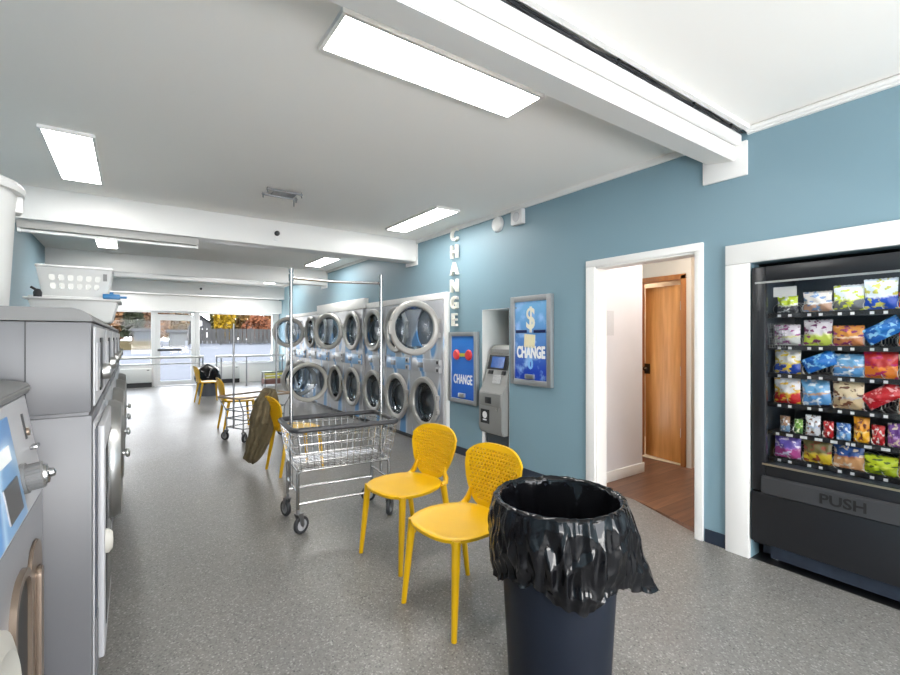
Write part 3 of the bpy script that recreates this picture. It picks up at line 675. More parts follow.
# ================================================================ WASHERS (left)
def tall_washer(y0, lab, square=False):
    wd = .815; t = thing('washing_machine', lab, 'washing machine', (-.118, y0, 0), 0, 'tall grey washers in the left row')
    b = MB(); b.box(-.88, 0, .004, wd-.004, .10, 1.12, .004); b.box(-.88, -.003, .004, wd-.004, 1.132, 1.455, .004); b.box(-.87, -.01, .012, wd-.012, 1.10, 1.14); b.build('body', GREYP, t)
    MB().box(-.86, -.03, .02, wd-.02, 0, .10).build('plinth', DSTEEL, t)
    Msy = Matrix(((1, 0, 0, 0), (0, 0, 1, 0), (0, 1, 0, 0), (0, 0, 0, 1)))
    cap = [(-.88, 1.458), (.004, 1.458), (.002, 1.470), (-.010, 1.486), (-.03, 1.498), (-.055, 1.505), (-.88, 1.505)]
    MB().prism(cap, .002, wd-.002, Msy, .002).build('top_cap', GREYC, t)
    MB().box(-.179, -.176, -.001, .004, 1.14, 1.455).build('seam', BLACK, t)
    L = LW(0, wd/2, 0)
    MB().box(-wd/2+.03, wd/2-.03, 1.15, 1.44, .0, .008, .003, M=L).build('control_panel', GREYL, t)
    MB().box(-.10, .05, 1.18, 1.40, .008, .013, .003, M=L).build('display', BLACK, t)
    MB().box(-.33, -.14, 1.20, 1.38, .008, .012, M=L).build('coin_plate', GREYL, t)
    kn = MB(); kn.lathe([(0, .035), (.03, .034), (.034, .028), (.036, .0), (0, 0)], 24, LW(.008, wd/2+.05, 1.25)); kn.build('dial', STEEL, t)
    # porthole door
    zc, R = .70, .315
    MB().box(-wd/2+.03, wd/2-.03, .12, 1.09, .0, .006, .003, M=L).build('front_panel', GREYL, t)
    if square:      # flat rectangular door with a painted dark side gap and a pale lever
        dr = MB().box(-.27, .37, .16, 1.06, .008, .032, .008, M=L).build('door', GREYL, t)
        MB().box(-.345, -.272, .16, 1.06, .006, .009, M=L).build('door_gap_shade', mat('navy_gap_shade', (.01, .016, .035), .4), dr)  # flat navy strip coloured as the shade in the gap beside the door
        MB().box(-.215, .315, .26, .96, .032, .035, .002, M=L).build('door_glass', mat('smoked_glass', (.012, .016, .022), .08), dr)
        MB().lathe([(0, .03), (.02, .028), (.03, .015), (.03, 0), (0, 0)], 18, LW(.028, wd/2-.24, .60) @ Matrix.Diagonal((.7, 1.6, 1, 1))).build('handle', RINGW, dr)
    else:
        dm = LW(.005, wd/2, zc)
        rg = MB(); rg.lathe([(R-.08, .004), (R-.07, .045), (R-.03, .066), (R, .064), (R+.02, .03), (R+.02, 0), (R-.08, -.002)], 48, dm, closed=True); dr = rg.build('door', STEEL, t)
        MB().lathe([(0, .012), (R*.5, .02), (R-.078, .026), (R-.076, .02), (R*.5, .012), (0, .006)], 36, dm).build('door_glass', mat('smoked_glass', (.012, .016, .022), .08), dr)
        h = MB(); h.cyl((R-.02, -.04, .055), (R-.02, -.04, .085), .012, 10, M=dm); h.lathe([(0, .02), (.022, .018), (.03, .008), (.03, 0), (.018, -.008), (0, -.008)], 18, dm @ Matrix.Translation((R-.02, -.04, .085))); h.build('handle', STEEL, dr)
    MB().box(-.36, .36, .125, .36, .006, .012, .003, M=L).build('service_panel', GREYP, t)
    return t
TW = []
labs = ['nearest tall grey washer, its plain side panel toward the viewer and a flat door', 'second tall grey washer, behind the nearest one', 'third tall grey washer in the left row, carrying the white tote', 'fourth tall grey washer from the near end', 'farthest tall grey washer in the left row']
TW.append(tall_washer(2.08, labs[0], True)); p = tall_washer(2.90, labs[1]); TW.append(p)
for i in range(2, 5): TW.append(dup(p, loc=(-.118, 2.08+.82*i, 0), label=labs[i]))

# small slant-top washer at the frame's left edge
t = thing('washing_machine', 'low washer with slanted blue control panel at the left edge', 'washing machine', (-.25, 1.345, 0)); wd = .725
Msy = Matrix(((1, 0, 0, 0), (0, 0, 1, 0), (0, 1, 0, 0), (0, 0, 0, 1)))
MB().prism([(-.74, .08), (0, .08), (0, .885), (-.74, .885)], 0, wd, Msy, .004).build('body', mat('mid_grey_enamel', srgb(134, 134, 138), .38, noise=.02), t)
MB().box(-.72, -.03, .02, wd-.02, 0, .08).build('plinth', BLACK, t)
MB().prism([(-.74, .89), (.004, .89), (.004, .90), (-.045, 1.21), (-.74, 1.21)], .002, wd-.002, Msy, .003).build('control_housing', GREYL, t)
MB().prism([(-.74, 1.212), (-.040, 1.212), (-.030, 1.222), (-.030, 1.238), (-.045, 1.252), (-.10, 1.262), (-.74, 1.262)], -.002, wd+.002, Msy, .004).build('top_cap', GREYC, t)
SL = math.atan2(.049, .31)
def slant(y, z): # frame on the sloped panel: local x=+y, y=up the slope, z=out
    x = .004-(z-.90)*.049/.31
    return Matrix.Translation((x, y, z)) @ Matrix.Rotation(-SL, 4, 'Y') @ LW(0, 0, 0)
MB().box(-.31, .08, -.15, .13, 0, .004, .002, M=slant(.33, 1.05)).build('control_panel', SWIRL2, t)
MB().box(-.22, -.06, -.09, .0, .004, .007, M=slant(.42, 1.02)).build('display', DSTEEL, t)
MB().box(-.27, -.08, .05, .09, .004, .007, M=slant(.42, 1.02)).build('label_strip', INK, t)
kn = MB(); nn = 40
prof = []
kn.lathe([(.0, .0), (.044, .0), (.044, .012), (.0, .012)], 32, slant(.445, .99))
for i in range(24):
    a = i*2*pi/24; kn.box(-.0045, .0045, .034, .0385, .012, .047, M=slant(.445, .99) @ Matrix.Rotation(a, 4, 'Z'))
kn.lathe([(0, .012), (.035, .012), (.035, .045), (.03, .05), (.0, .05)], 32, slant(.445, .99)); kd = kn.build('dial', GREYC, t)
MB().lathe([(0, .026), (.012, .022), (.014, .012), (.028, .008), (.03, 0), (0, 0)], 20, slant(.445, .99) @ Matrix.Translation((0, 0, .05))).build('dial_cap', CHROME, kd)
MB().box(-.006, .006, -.04, .04, 0, .004, M=slant(.60, 1.12)).build('coin_slot', BLACK, t)
MB().lathe([(0, .012), (.012, .01), (.014, 0), (0, 0)], 14, slant(.615, 1.10)).build('lock', BRONZE, t)
MB().box(-.02, .03, -.006, .006, 0, .02, .003, M=slant(.64, 1.045)).build('coin_return', CHROME, t)
# door on the front, and a flat black panel for its shaded recess
def rrect(x0, x1, y0, y1, r, n=6):
    o = []
    for cx, cy, a in ((x1-r, y1-r, 0), (x0+r, y1-r, 90), (x0+r, y0+r, 180), (x1-r, y0+r, 270)):
        o += [(cx+r*cos(radians(a+90*i/n)), cy+r*sin(radians(a+90*i/n))) for i in range(n+1)]
    return o
L = LW(0, 0, 0)
m = MB(); m.plate(rrect(.20, .44, .12, .765, .10), [rrect(.225, .425, .15, .742, .085)], .014, L @ Matrix.Translation((0, 0, .007))); m.prism(rrect(.428, .64, .12, .775, .10), 0, .010, L, .003); m.build('door_surround', BRONZE, t)
MB().prism(rrect(.226, .424, .151, .741, .084), .0, .004, L).build('recess_shade', BLACK, t)  # flat black panel painted as the dark of the open drum
MB().prism(rrect(.50, .56, .20, .70, .028), .010, .024, L, .005).build('handle', BRONZE, t)
rg = MB(); R = .22; rg.lathe([(R-.07, .012), (R-.06, .05), (R-.02, .066), (R+.015, .055), (R+.025, .03), (R+.025, .006), (R-.07, .004)], 48, LW(.0, -.27, .64), closed=True)
dr = rg.build('door', RINGW, t); MB().lathe([(0, .04), (R*.5, .034), (R-.066, .02), (R-.066, .012), (0, .012)], 36, LW(.0, -.27, .64)).build('door_glass', mat('grey_glass', (.22, .23, .25), .12), dr)

MB().box(-.02, .03, -.04, .02, .56, .60, .004).box(-.02, .03, -.04, .02, .68, .72, .004).build('hinge', DSTEEL, dr)

# plastic baskets on the washers
def basket_holes(rows, w_, z0, hh): return rows
def rect_basket(t, a, b, h, taper, rows, cols, m_, thick=.006):
    """open rectangular laundry basket with slots, rim half sizes a,b at top"""
    for sx, sy, half, other in ((0, -1, a, b), (0, 1, a, b), (-1, 0, b, a), (1, 0, b, a)):
        holes = []
        n = cols if sx == 0 else max(2, int(cols*b/a))
        for r_ in range(rows):
            for c_ in range(n):
                cx = (c_-(n-1)/2)*(half*1.55/n); cz = h*(.22+.56*(r_+.5)/rows); wv = half*1.55/n*.30; hz = h*.56/rows*.36
                holes.append(rrect(cx-wv, cx+wv, cz-hz, cz+hz, min(wv, hz)*.8, 3))
        def fn(x, z, d, sx=sx, sy=sy, other=other):
            k = 1-taper*(1-z/h); o = other*k+d
            return (x*k, sy*o, z) if sx == 0 else (sx*o, x*k, z)
        m_.plate([(-half, 0), (-half*.5, 0), (0, 0), (half*.5, 0), (half, 0), (half, h), (-half, h)], holes, thick, None, fn)
    k = 1-taper; m_.box(-a*k, a*k, -b*k, b*k, 0, .008)
    m_.tube([(-a, -b, h), (a, -b, h), (a, b, h), (-a, b, h)], .010, 8, True)
t = thing('plastic_tote', 'white plastic tote with flat lid on the tall washers, under the basket', 'tote', (-.325, 4.25, 1.506), 0)
m = MB(); m.prism([(-.20, 0), (.20, 0), (.24, .15), (-.24, .15)], -.20, .20, Matrix(((1, 0, 0, 0), (0, 0, 1, 0), (0, 1, 0, 0), (0, 0, 0, 1))), .008); m.build('tub', PLASW, t)
m = MB(); m.box(-.262, .262, -.225, .225, .15, .165, .006); m.box(-.24, .24, -.19, .19, .165, .176, .005); m.build('lid', PLASW, t)
t = thing('laundry_basket', 'white slotted laundry basket standing on the tote lid', 'basket', (-.325, 4.27, 1.683), 0)
m = MB(); rect_basket(t, .205, .165, .205, .16, 2, 6, m); m.build('body', PLASW, t)
m = MB(); m.box(.155, .178, -.174, -.168, .12, .17); m.build('grip_slot_shade', mat('painted_slot_shade', (.2, .2, .2), .5), t)  # grey box coloured as the shade inside the grip hole
m = MB(); m.box(-.13, -.03, -.03, .03, 0, .035, .006); m.cyl((-.08, 0, .035), (-.08, 0, .05), .012, 10); m.box(-.03, .01, -.01, .01, .008, .024, .004)
o = m.build('stapler', mat('bright_blue_plastic', srgb(50, 120, 175), .4)); o.location = (-.04, 4.06, 1.673); tag(o, 'small blue plastic gadget lying on the tote lid', 'gadget')
m = MB(); m.lathe([(0, 0), (.022, 0), (.024, .03), (.015, .05), (0, .055)], 12); m.cyl((0, 0, .04), (-.035, 0, .065), .008, 8)
o = m.build('spray_nozzle', BLACK); o.location = (-.515, 4.06, 1.672); tag(o, 'small black nozzle standing on the left of the tote lid', 'nozzle')
t = thing('laundry_hamper', 'tall white plastic hamper on the nearest tall washer, at the left edge', 'hamper', (-.603, 2.45, 1.506))
m = MB(); m.lathe([(.0, 0), (.205, 0), (.225, .40), (.232, .46), (.228, .46), (.20, .006), (0, .006)], 44); m.build('body', PLASW, t)
m = MB(); m.lathe([(.228, .455), (.252, .455), (.256, .475), (.245, .492), (.228, .490)], 44, closed=True); m.build('rim', PLASW, t)
m = MB(); Mh = Matrix.Rotation(radians(15), 4, 'Z')
m.box(.215, .245, -.04, .04, .39, .456, .006, M=Mh); m.build('handle', PLASW, t)

# ================================================================ YELLOW CHAIRS
def make_chair(label):
    t = thing('chair', label, 'chair', group='yellow plastic chairs')
    # seat: rounded shield outline, slightly dished; front is -y
    def outl(s=1.0, n=48):
        o = []
        for i in range(n):
            a = 2*pi*i/n; ca, sa = cos(a), sin(a); p = 2.7
            x = .232*math.copysign(abs(ca)**(2/p), ca); y = .225*math.copysign(abs(sa)**(2/p), sa)
            x *= 1.0-.17*max(0, y/.225)
            o.append((x*s, y*s))
        return o
    m = MB(); rings = [(.0, .446), (.55, .447), (.85, .453), (.97, .458), (1.0, .454), (.99, .438), (.93, .432), (.0, .43)]
    N = 48; vs = []; fs = []
    for s, z in rings:
        for x, y in outl(max(s, .001), N): vs.append((x, y, z-.010*max(0, -y/.225)**2*(1 if s > .5 else s)))
    for a in range(len(rings)-1):
        for i in range(N): fs.append((a*N+i, a*N+(i+1) % N, (a+1)*N+(i+1) % N, (a+1)*N+i))
    m.add(vs, fs); m.build('seat', YEL, t, angle=50)
    # perforated backrest
    def bo(n=64):
        o = []
        for i in range(n):
            a = 2*pi*i/n; ca, sa = cos(a), sin(a)
            z = .175*math.copysign(abs(sa)**.80, sa); q = (z+.175)/.35
            wv = .156+.080*(3*q*q-2*q**3)**.8 if q < .75 else .236-.012*((q-.75)/.25)**2
            o.append((wv*math.copysign(abs(ca)**.66, ca), z))
        return o
    out = bo(); holes = []; r = .0082; dx = .0232; dz = .0202
    for j in range(-9, 10):
        for i in range(-12, 13):
            x = (i+.5*(j % 2))*dx; z = j*dz+.012
            if abs(z) > .142: continue
            q = (z+.175)/.35; k = .156+.080*(3*q*q-2*q**3)**.8
            if (abs(x)/(k-.028))**3.4+(abs(z-.004)/.150)**4 < 1: holes.append(circ(x, z, r, 6))
    def bend(x, z, d):
        zz = z+.622; yb = .225+.075*((zz-.46)/.36)-.9*x*x*.62
        return (x, yb+d, zz)
    m = MB(); m.plate(out, holes, .014, None, bend); m.build('backrest', YEL, t, angle=30)
    # struts joining seat and back
    for s in (-1, 1):
        m = MB(); m.tube([(s*.165, .165, .445), (s*.170, .20, .452), (s*.160, .212, .475), (s*.146, .212, .505), (s*.143, .220, .54)], [.015, .018, .018, .015, .008], 8)
        m.build('back_support', YEL, t)
    for sx in (-1, 1):
        for sy in (-1, 1):
            x0, y0 = sx*.178, sy*.168; x1, y1 = sx*(.205 if sy < 0 else .20), sy*(.205 if sy < 0 else .245)
            m = MB(); m.tube([(x0, y0, .445), (x0+(x1-x0)*.5, y0+(y1-y0)*.5, .22), (x1, y1, .004)], [.022, .018, .0135], 10); m.lathe([(0, 0), (.0135, 0), (.0135, .006), (0, .006)], 10, Matrix.Translation((x1, y1, 0)))
            m.build('leg', YEL, t)
    return t
c1 = make_chair('nearest yellow chair with perforated back, beside the black trash can')
c1.location = (1.40, 1.93, 0); c1.rotation_euler = (0, 0, radians(-85))
dup(c1, (1.46, 2.60, 0), radians(-80), 'second yellow chair, behind the nearest one and before the wire cart')
dup(c1, (1.44, 4.93, 0), radians(96), 'yellow chair with the olive jacket over its back, behind the wire cart')
dup(c1, (1.34, 7.62, 0), radians(93), 'yellow chair partly behind the cart with the brown rim')
dup(c1, (1.37, 11.05, 0), radians(96), 'farthest yellow chair, in front of the dark bin by the glass door')

# jacket over the third chair
t = MB(); vs = []; fs = []; ns, na = 44, 72
key = [(0, 1.215, 5.09, .845, .012, .09), (.06, 1.21, 5.09, .838, .05, .15), (.2, 1.18, 5.09, .73, .10, .17), (.45, 1.14, 5.10, .50, .11, .18), (.7, 1.105, 5.13, .30, .10, .15), (.9, 1.05, 5.18, .13, .075, .12), (1, 1.04, 5.19, .07, .02, .04)]
def kv(q, i):
    for a_, b_ in zip(key, key[1:]):
        if q <= b_[0]: k = (q-a_[0])/(b_[0]-a_[0]); k = k*k*(3-2*k); return a_[i]+(b_[i]-a_[i])*k
    return key[-1][i]
for i in range(ns+1):
    q = i/ns
    for j in range(na):
        a = 2*pi*j/na
        f = 1+.26*(1-2*abs(mnoise.noise(Vector((cos(a)*2.6, sin(a)*2.6, q*2.2)))))-.13+.10*sin(7*a+q*5)+.07*sin(13*a-q*8)
        f = 1+(f-1)*min(1, q*6)
        vs.append((kv(q, 1)+kv(q, 4)*f*cos(a), kv(q, 2)+kv(q, 5)*f*sin(a), kv(q, 3)+.05*sin(3*a+1)*q*(1-q)*2+.03*mnoise.noise(Vector((cos(a)*3, sin(a)*3, q*6)))))
for i in range(ns):
    for j in range(na): fs.append((i*na+j, i*na+(j+1) % na, (i+1)*na+(j+1) % na, (i+1)*na+j))
fs += [tuple(range(na)), tuple(range(ns*na, (ns+1)*na))]
t.add(vs, fs); o = t.build('jacket', OLIVE, angle=75)
tag(o, 'olive brown jacket draped over the back of a yellow chair', 'jacket')

# ================================================================ CARTS
def caster(parent, x, y, rot, r=.062, z0=None):
    g = MB(); M = Matrix.Translation((x, y, 0)) @ Matrix.Rotation(rot, 4, 'Z')
    g.lathe([(r-.02, -.014), (r-.004, -.014), (r, -.008), (r, .008), (r-.004, .014), (r-.02, .014)], 28, M @ Matrix.Translation((.03, 0, r)) @ Matrix.Rotation(pi/2, 4, 'X'), closed=True)
    wh = g.build('caster', RUBBER, parent)
    h = MB(); h.lathe([(0, -.012), (r-.02, -.010), (r-.02, .010), (0, .012)], 24, M @ Matrix.Translation((.03, 0, r)) @ Matrix.Rotation(pi/2, 4, 'X')); h.build('hub', GREYL, wh)
    f = MB()
    for s in (-1, 1): f.prism([(-.012, 2*r+.02), (.03, 2*r+.02), (.045, r), (.03, r-.015), (.015, r)], s*.020-.002, s*.020+.002, M @ Matrix(((1, 0, 0, 0), (0, 0, 1, 0), (0, 1, 0, 0), (0, 0, 0, 1))))
    f.box(-.015, .035, -.023, .023, 2*r+.018, 2*r+.026, M=M); f.cyl((0, 0, 2*r+.026), (0, 0, 2*r+.06), .012, 10, M=M); f.build('fork', DSTEEL, wh)
def lerp(a, b, k): return a+(b-a)*k
def rr_loop(a, b, z, r, n=5): return [(x, y, z) for x, y in rrect(-a, a, -b, b, r, n)]
t = thing('laundry_cart', 'chrome wire laundry cart with tall hanging rack, behind the yellow chairs', 'laundry cart', (1.325, 3.43, 0), radians(-5))
A, B, ZT = .395, .27, .752; A0, B0, ZB = .35, .225, .455
m = MB()
wires = 5
for k in range(wires):
    q = k/(wires-1)*.86; m.tube(rr_loop(lerp(A0, A, q), lerp(B0, B, q), lerp(ZB, ZT, q), .04), .0032 if k else .005, 6, True)
for i in range(15):
    x = (i/14-.5)*2*.93; m.tube([(A*x, -B, ZT-.01), (A0*x, -B0, ZB), (A0*x, B0, ZB), (A*x, B, ZT-.01)], .0024, 5)
for i in range(9):
    y = (i/8-.5)*2*.9; m.tube([(-A, B*y, ZT-.01), (-A0, B0*y, ZB), (A0, B0*y, ZB), (A, B*y, ZT-.01)], .0024, 5)
m.build('wire_basket', CHROME, t)
m = MB(); m.tube(rr_loop(A, B, ZT, .06, 6), .019, 10, True); m.build('bumper_rim', BUMPER, t)
m = MB()
for s in (-1, 1):
    m.tube([(s*.345, -.19, .18), (s*.345, -.19, .43), (s*.325, -.19, .452), (s*.2, -.19, .452)], .0125, 10); m.tube([(s*.345, .19, .18), (s*.345, .19, .43), (s*.325, .19, .452), (s*.2, .19, .452)], .0125, 10)
    m.cyl((s*.345, -.19, .30), (s*.345, .19, .30), .010, 10); m.cyl((-.345, s*.19, .215), (.345, s*.19, .215), .010, 10)
    m.cyl((-.345, s*.19, .452), (.345, s*.19, .452), .008, 10)
m.build('frame', CHROME, t)
m = MB(); m.cyl((-.355, 0, .30), (-.355, 0, 1.885), .0125, 12); m.cyl((.355, 0, .30), (.355, 0, 1.885), .0125, 12); m.lathe([(0, .0), (.016, 0), (.016, .03), (0, .034)], 12, Matrix.Translation((-.355, 0, 1.885))); m.lathe([(0, .0), (.016, 0), (.016, .03), (0, .034)], 12, Matrix.Translation((.355, 0, 1.885)))
m.tube([(-.355, 0, 1.845), (0, 0, 1.835), (.355, 0, 1.845)], .0115, 10); m.cyl((-.355, 0, 1.82), (-.355, 0, 1.87), .018, 12); m.cyl((.355, 0, 1.82), (.355, 0, 1.87), .018, 12)
m.build('hanging_rack', CHROME, t)
for x, y, r_ in ((-.345, -.19, .5), (-.345, .19, 1.9), (.345, -.19, .9), (.345, .19, 2.6)): caster(t, x, y, r_)

t = thing('laundry_cart', 'low frame cart with thin brown rim and two bare uprights, farther down the aisle', 'laundry cart', (1.43, 6.82, 0), radians(24))
m = MB(); m.tube(rr_loop(.43, .25, .60, .07), .013, 10, True); m.build('rim', mat('brown_vinyl', srgb(150, 128, 104), .5, noise=.2, nscale=30), t)
m = MB()
for z, a, b in ((.30, .33, .19), (.42, .35, .20), (.18, .32, .18)): m.tube(rr_loop(a, b, z, .03), .008, 8, True)
for sx in (-1, 1):
    for sy in (-1, 1): m.tube([(sx*.32, sy*.18, .15), (sx*.33, sy*.19, .42), (sx*.42, sy*.235, .595)], .009, 8)
for i in range(7): x = (i/6-.5)*.6; m.cyl((x, -.19, .30), (x, .19, .30), .003, 6)
m.build('frame', CHROME, t)
for s in (-1, 1): MB().cyl((s*.34, 0, .18), (s*.34, 0, 1.585), .013, 10).build('upright', DSTEEL, t)
for x, y, r_ in ((-.32, -.18, .5), (-.32, .18, 1.9), (.32, -.18, 2.9), (.32, .18, .2)): caster(t, x, y, r_, .058)

# ================================================================ BINS
t = thing('trash_can', 'round black trash can in the foreground, lined with a black bag', 'trash can', (1.415, 1.262, 0))
m = MB(); m.lathe([(0, 0), (.195, 0), (.20, .02), (.238, .70), (.25, .705), (.253, .735), (.245, .74), (.232, .735), (.192, .03), (0, .03)], 48); m.build('body', CANM, t)
m = MB(); NA, NS = 420, 80; vs = []; fs = []
rs = random.Random(3); ph = [rs.random()*6.28 for _ in range(12)]
for i in range(NS):
    s = i/(NS-1)
    for j in range(NA):
        a = 2*pi*j/NA
        from_n = Vector((cos(a)*2.2, sin(a)*2.2, s*2.6))
        rid = 1-2*abs(mnoise.noise(from_n*1.9+Vector((3, 1, 7))))-.5
        rid2 = 1-2*abs(mnoise.noise(Vector((cos(a)*7, sin(a)*7, s*3.2))+Vector((9, 4, 2))))-.5
        def cr(n_, p_): return abs(((a*n_/(2*pi)+p_) % 1)*2-1)          # sharp folds
        d_ = max(0, s-.40)
        pl = (.55*cr(11, ph[0]+.5*d_)+.45*cr(17, ph[1]-.7*d_)+.35*cr(29, ph[2]+.5*d_)+.25*cr(43, ph[3])+.4*sin(5*a+ph[4]+2*d_)-.8)*.5+.9*rid+.65*rid2+.40*mnoise.noise(Vector((cos(a)*12, sin(a)*12, s*3+2*sin(3*a))))+.16*mnoise.noise(Vector((cos(a)*26, sin(a)*26, s*6)))
        hem = .268+.022*sin(3*a+1.0)+.018*sin(5*a+ph[5])+.020*cr(13, ph[6])+.012*cr(31, ph[7])
        fl = math.exp(-((math.atan2(sin(a-radians(-38)), cos(a-radians(-38))))/.30)**2); hem += .11*fl
        if s < .30:
            k = s/.30; r = .170+.062*k+.016*pl*(1-k*.75); z = .40+.355*k
        elif s < .40:
            k = (s-.30)/.10; r = .232+.032*k+.003*pl; z = .755+.010*sin(pi*k)+.004*pl
        else:
            k = (s-.40)/.60
            r = .260+.020*sin(pi*min(1, k*1.1))**.7+(.020*pl)*(.3+k)*(1.15-k*.5)+.125*fl*k**1.5
            z = .755-hem*k+.008*sin(7*a+5*k+ph[8])*k
        vs.append((r*cos(a), r*sin(a), z))
for i in range(NS-1):
    for j in range(NA): fs.append((i*NA+j, i*NA+(j+1) % NA, (i+1)*NA+(j+1) % NA, (i+1)*NA+j))
m.add(vs, fs); m.build('bin_liner', BAG, t, fix=False, angle=80)
t = thing('trash_can', 'grey bin with black bag beside the glass door', 'trash can', (1.50, 12.4, 0))
MB().lathe([(0, 0), (.20, 0), (.23, .40), (.20, .42), (0, .42)], 28).build('body', mat('slate_bin', (.10, .11, .13), .5), t)
m = MB(); NA = 40; vs = []; fs = []
for i in range(12):
    for j in range(NA):
        a = 2*pi*j/NA; k = i/11; r = [.24, .27, .285, .29, .285, .28, .27, .26, .24, .19, .10, .0][i]+.012*sin(5*a+i)*(1-k*.8)
        vs.append((r*cos(a), r*sin(a), .30+.46*k+.01*sin(7*a)))
for i in range(11):
    for j in range(NA): fs.append((i*NA+j, i*NA+(j+1) % NA, (i+1)*NA+(j+1) % NA, (i+1)*NA+j))
m.add(vs, fs); m.build('bag', BAG, t, fix=False, angle=80)
# low bench by the far window
t = thing('bench', 'low bench with yellow green boards under the far end of the big window', 'bench', (3.38, 13.7, 0))
YG = mat('yellow_green_board', srgb(196, 186, 84), .5, noise=.15)
for z in (.36, .27): MB().box(-.32, .30, -.2, -.17, z-.03, z+.03, .004).build('rail', YG, t)
MB().box(-.33, .30, -.2, .2, .40, .425, .005).build('top', mat('dark_green_board', srgb(70, 78, 52), .5), t)
MB().box(-.32, .29, -.19, .19, .08, .22, .005).build('drawer_box', mat('red_brown_board', srgb(120, 84, 76), .6), t)
for sx in (-.30, .27):
    for sy in (-.17, .17): MB().box(sx-.02, sx+.02, sy-.02, sy+.02, 0, .399).build('leg', DSTEEL, t)

# ================================================================ VENDING MACHINE
t = thing('vending_machine', 'black snack vending machine behind glass in the white framed recess', 'vending machine', (W, .79, 0))
BV = mat('black_satin_metal', (.014, .015, .018), .35, .2, noise=.15)
BG = mat('charcoal_panel', (.045, .046, .05), .4, .2, noise=.1)
INN = mat('dark_blue_grey_liner', (.05, .065, .085), .4, noise=.1)
YA, YB = -.485, .485; X0 = -.015
m = MB(); m.box(.02, .82, YA, YA+.02, .10, 1.84); m.box(.02, .82, YB-.02, YB, .10, 1.84); m.box(.02, .82, YA+.02, YB-.02, 1.82, 1.84); m.box(.02, .82, YA+.02, YB-.02, .10, .12); m.box(.80, .82, YA+.02, YB-.02, .12, 1.82)
m.build('cabinet', BV, t, smooth=False)
m = MB(); m.box(.03, .795, YA+.02, YA+.03, .60, 1.80); m.box(.03, .795, YB-.03, YB-.02, .60, 1.80); m.box(.60, .61, YA+.03, YB-.03, .60, 1.80); m.box(.06, .6, YA+.03, YB-.03, .60, .61); m.build('liner', INN, t, smooth=False)
# door frame around the glass
m = MB(); m.box(X0, .03, YB-.075, YB, .445, 1.84, .006); m.box(X0, .03, YA, YA+.075, .445, 1.84, .006); m.box(X0, .03, YA+.075, YB-.075, 1.745, 1.84, .006); m.box(X0, .03, YA+.075, YB-.075, .545, .615, .006)
dr = m.build('door', BV, t)
MB().box(.008, .014, YA+.076, YB-.076, .616, 1.744).build('glass', GLASS, dr)
MB().box(X0-.004, X0, YA+.02, YB-.02, 1.735, 1.747).build('trim_strip', STEEL, dr)
MB().box(X0-.006, X0, YA+.04, YB-.06, .612, .622).build('trim_strip', mat('brass_strip', (.45, .40, .30), .3, .8), dr)
MB().prism([(X0-.004, .548), (X0-.02, .538), (X0-.02, .440), (X0+.02, .440), (X0+.02, .548)], YA+.02, YB-.06, Msd, .003).build('push_flap', BG, t)
m = MB(); m.text('PUSH', .078, RW(X0-.0215, .03, .488), .0008, .002, 1.12); m.build('lettering', mat('dark_emboss', (.008, .008, .008), .5), t, smooth=False)
MB().box(X0-.01, .03, YA, YB, .125, .436, .006).build('lower_panel', BV, t)
MB().box(.08, .75, YA+.03, YB-.03, .03, .10).box(.0, .03, YA+.12, YB-.10, .045, .125).build('base', mat('worn_blue_black_steel', (.02, .028, .045), .5, .3, noise=.5, nscale=12), t)
for s in (-1, 1):
    for x in (.12, .7): MB().cyl((x, s*.40, 0), (x, s*.40, .03), .025, 12).build('foot', DSTEEL, t)
LED = mat_emit('white_led_strip', (.85, .93, 1), 7)
MB().box(.035, .05, YA+.09, YB-.09, 1.775, 1.79).build('lamp_strip', LED, t)
MB().box(.04, .044, .265, .385, 1.65, 1.71).build('price_card', PLASW, t); MB().box(.04, .044, -.36, -.19, 1.69, 1.735).build('price_card', PLASW, t)
XS = .13                      # plane of the shelf front edge (x = 3.36)
shelves = [1.551, 1.348, 1.172, .985, .805, .640]
cols5 = [1.145, .990, .845, .705, .565, .425]
cand = [1.155, 1.083, 1.010, .935, .865, .785, .715, .64, .56]
TAG = mat('price_tag', (.7, .7, .7), .5)
def coil(r, y, z, L0=.0, turns=5, length=.40):
    m = MB(); pts = []
    for i in range(turns*14+1):
        a = 2*pi*i/14; pts.append((L0+length*i/(turns*14), y+r*sin(a), z+r-r*cos(a)))
    m.tube(pts, .0018, 5); return m
for k, z in enumerate(shelves):
    s = MB(); s.box(XS, .58, YA+.035, YB-.035, z-.010, z-.004); s.box(XS-.004, XS, YA+.035, YB-.035, z-.026, z+.004); sh = s.build('shelf', BLACK, t, smooth=False)
    g = MB()
    ys = cand if k == 4 else cols5
    for y in ys:
        for dy in (-.028, .028): g.box(XS-.006, XS-.004, y-.79+dy-.009, y-.79+dy+.009, z-.022, z-.006)
    g.build('price_tags', TAG, sh, smooth=False)
    for y in ys:
        r_ = .028 if k == 4 else .036
        for dy in ((0,) if k == 4 else (-.038, .038)): coil(r_, y-.79+dy, z-.003, XS+.012, 5, .38).build('coil', STEEL, sh)
    for y in ys[:-1]:
        pass
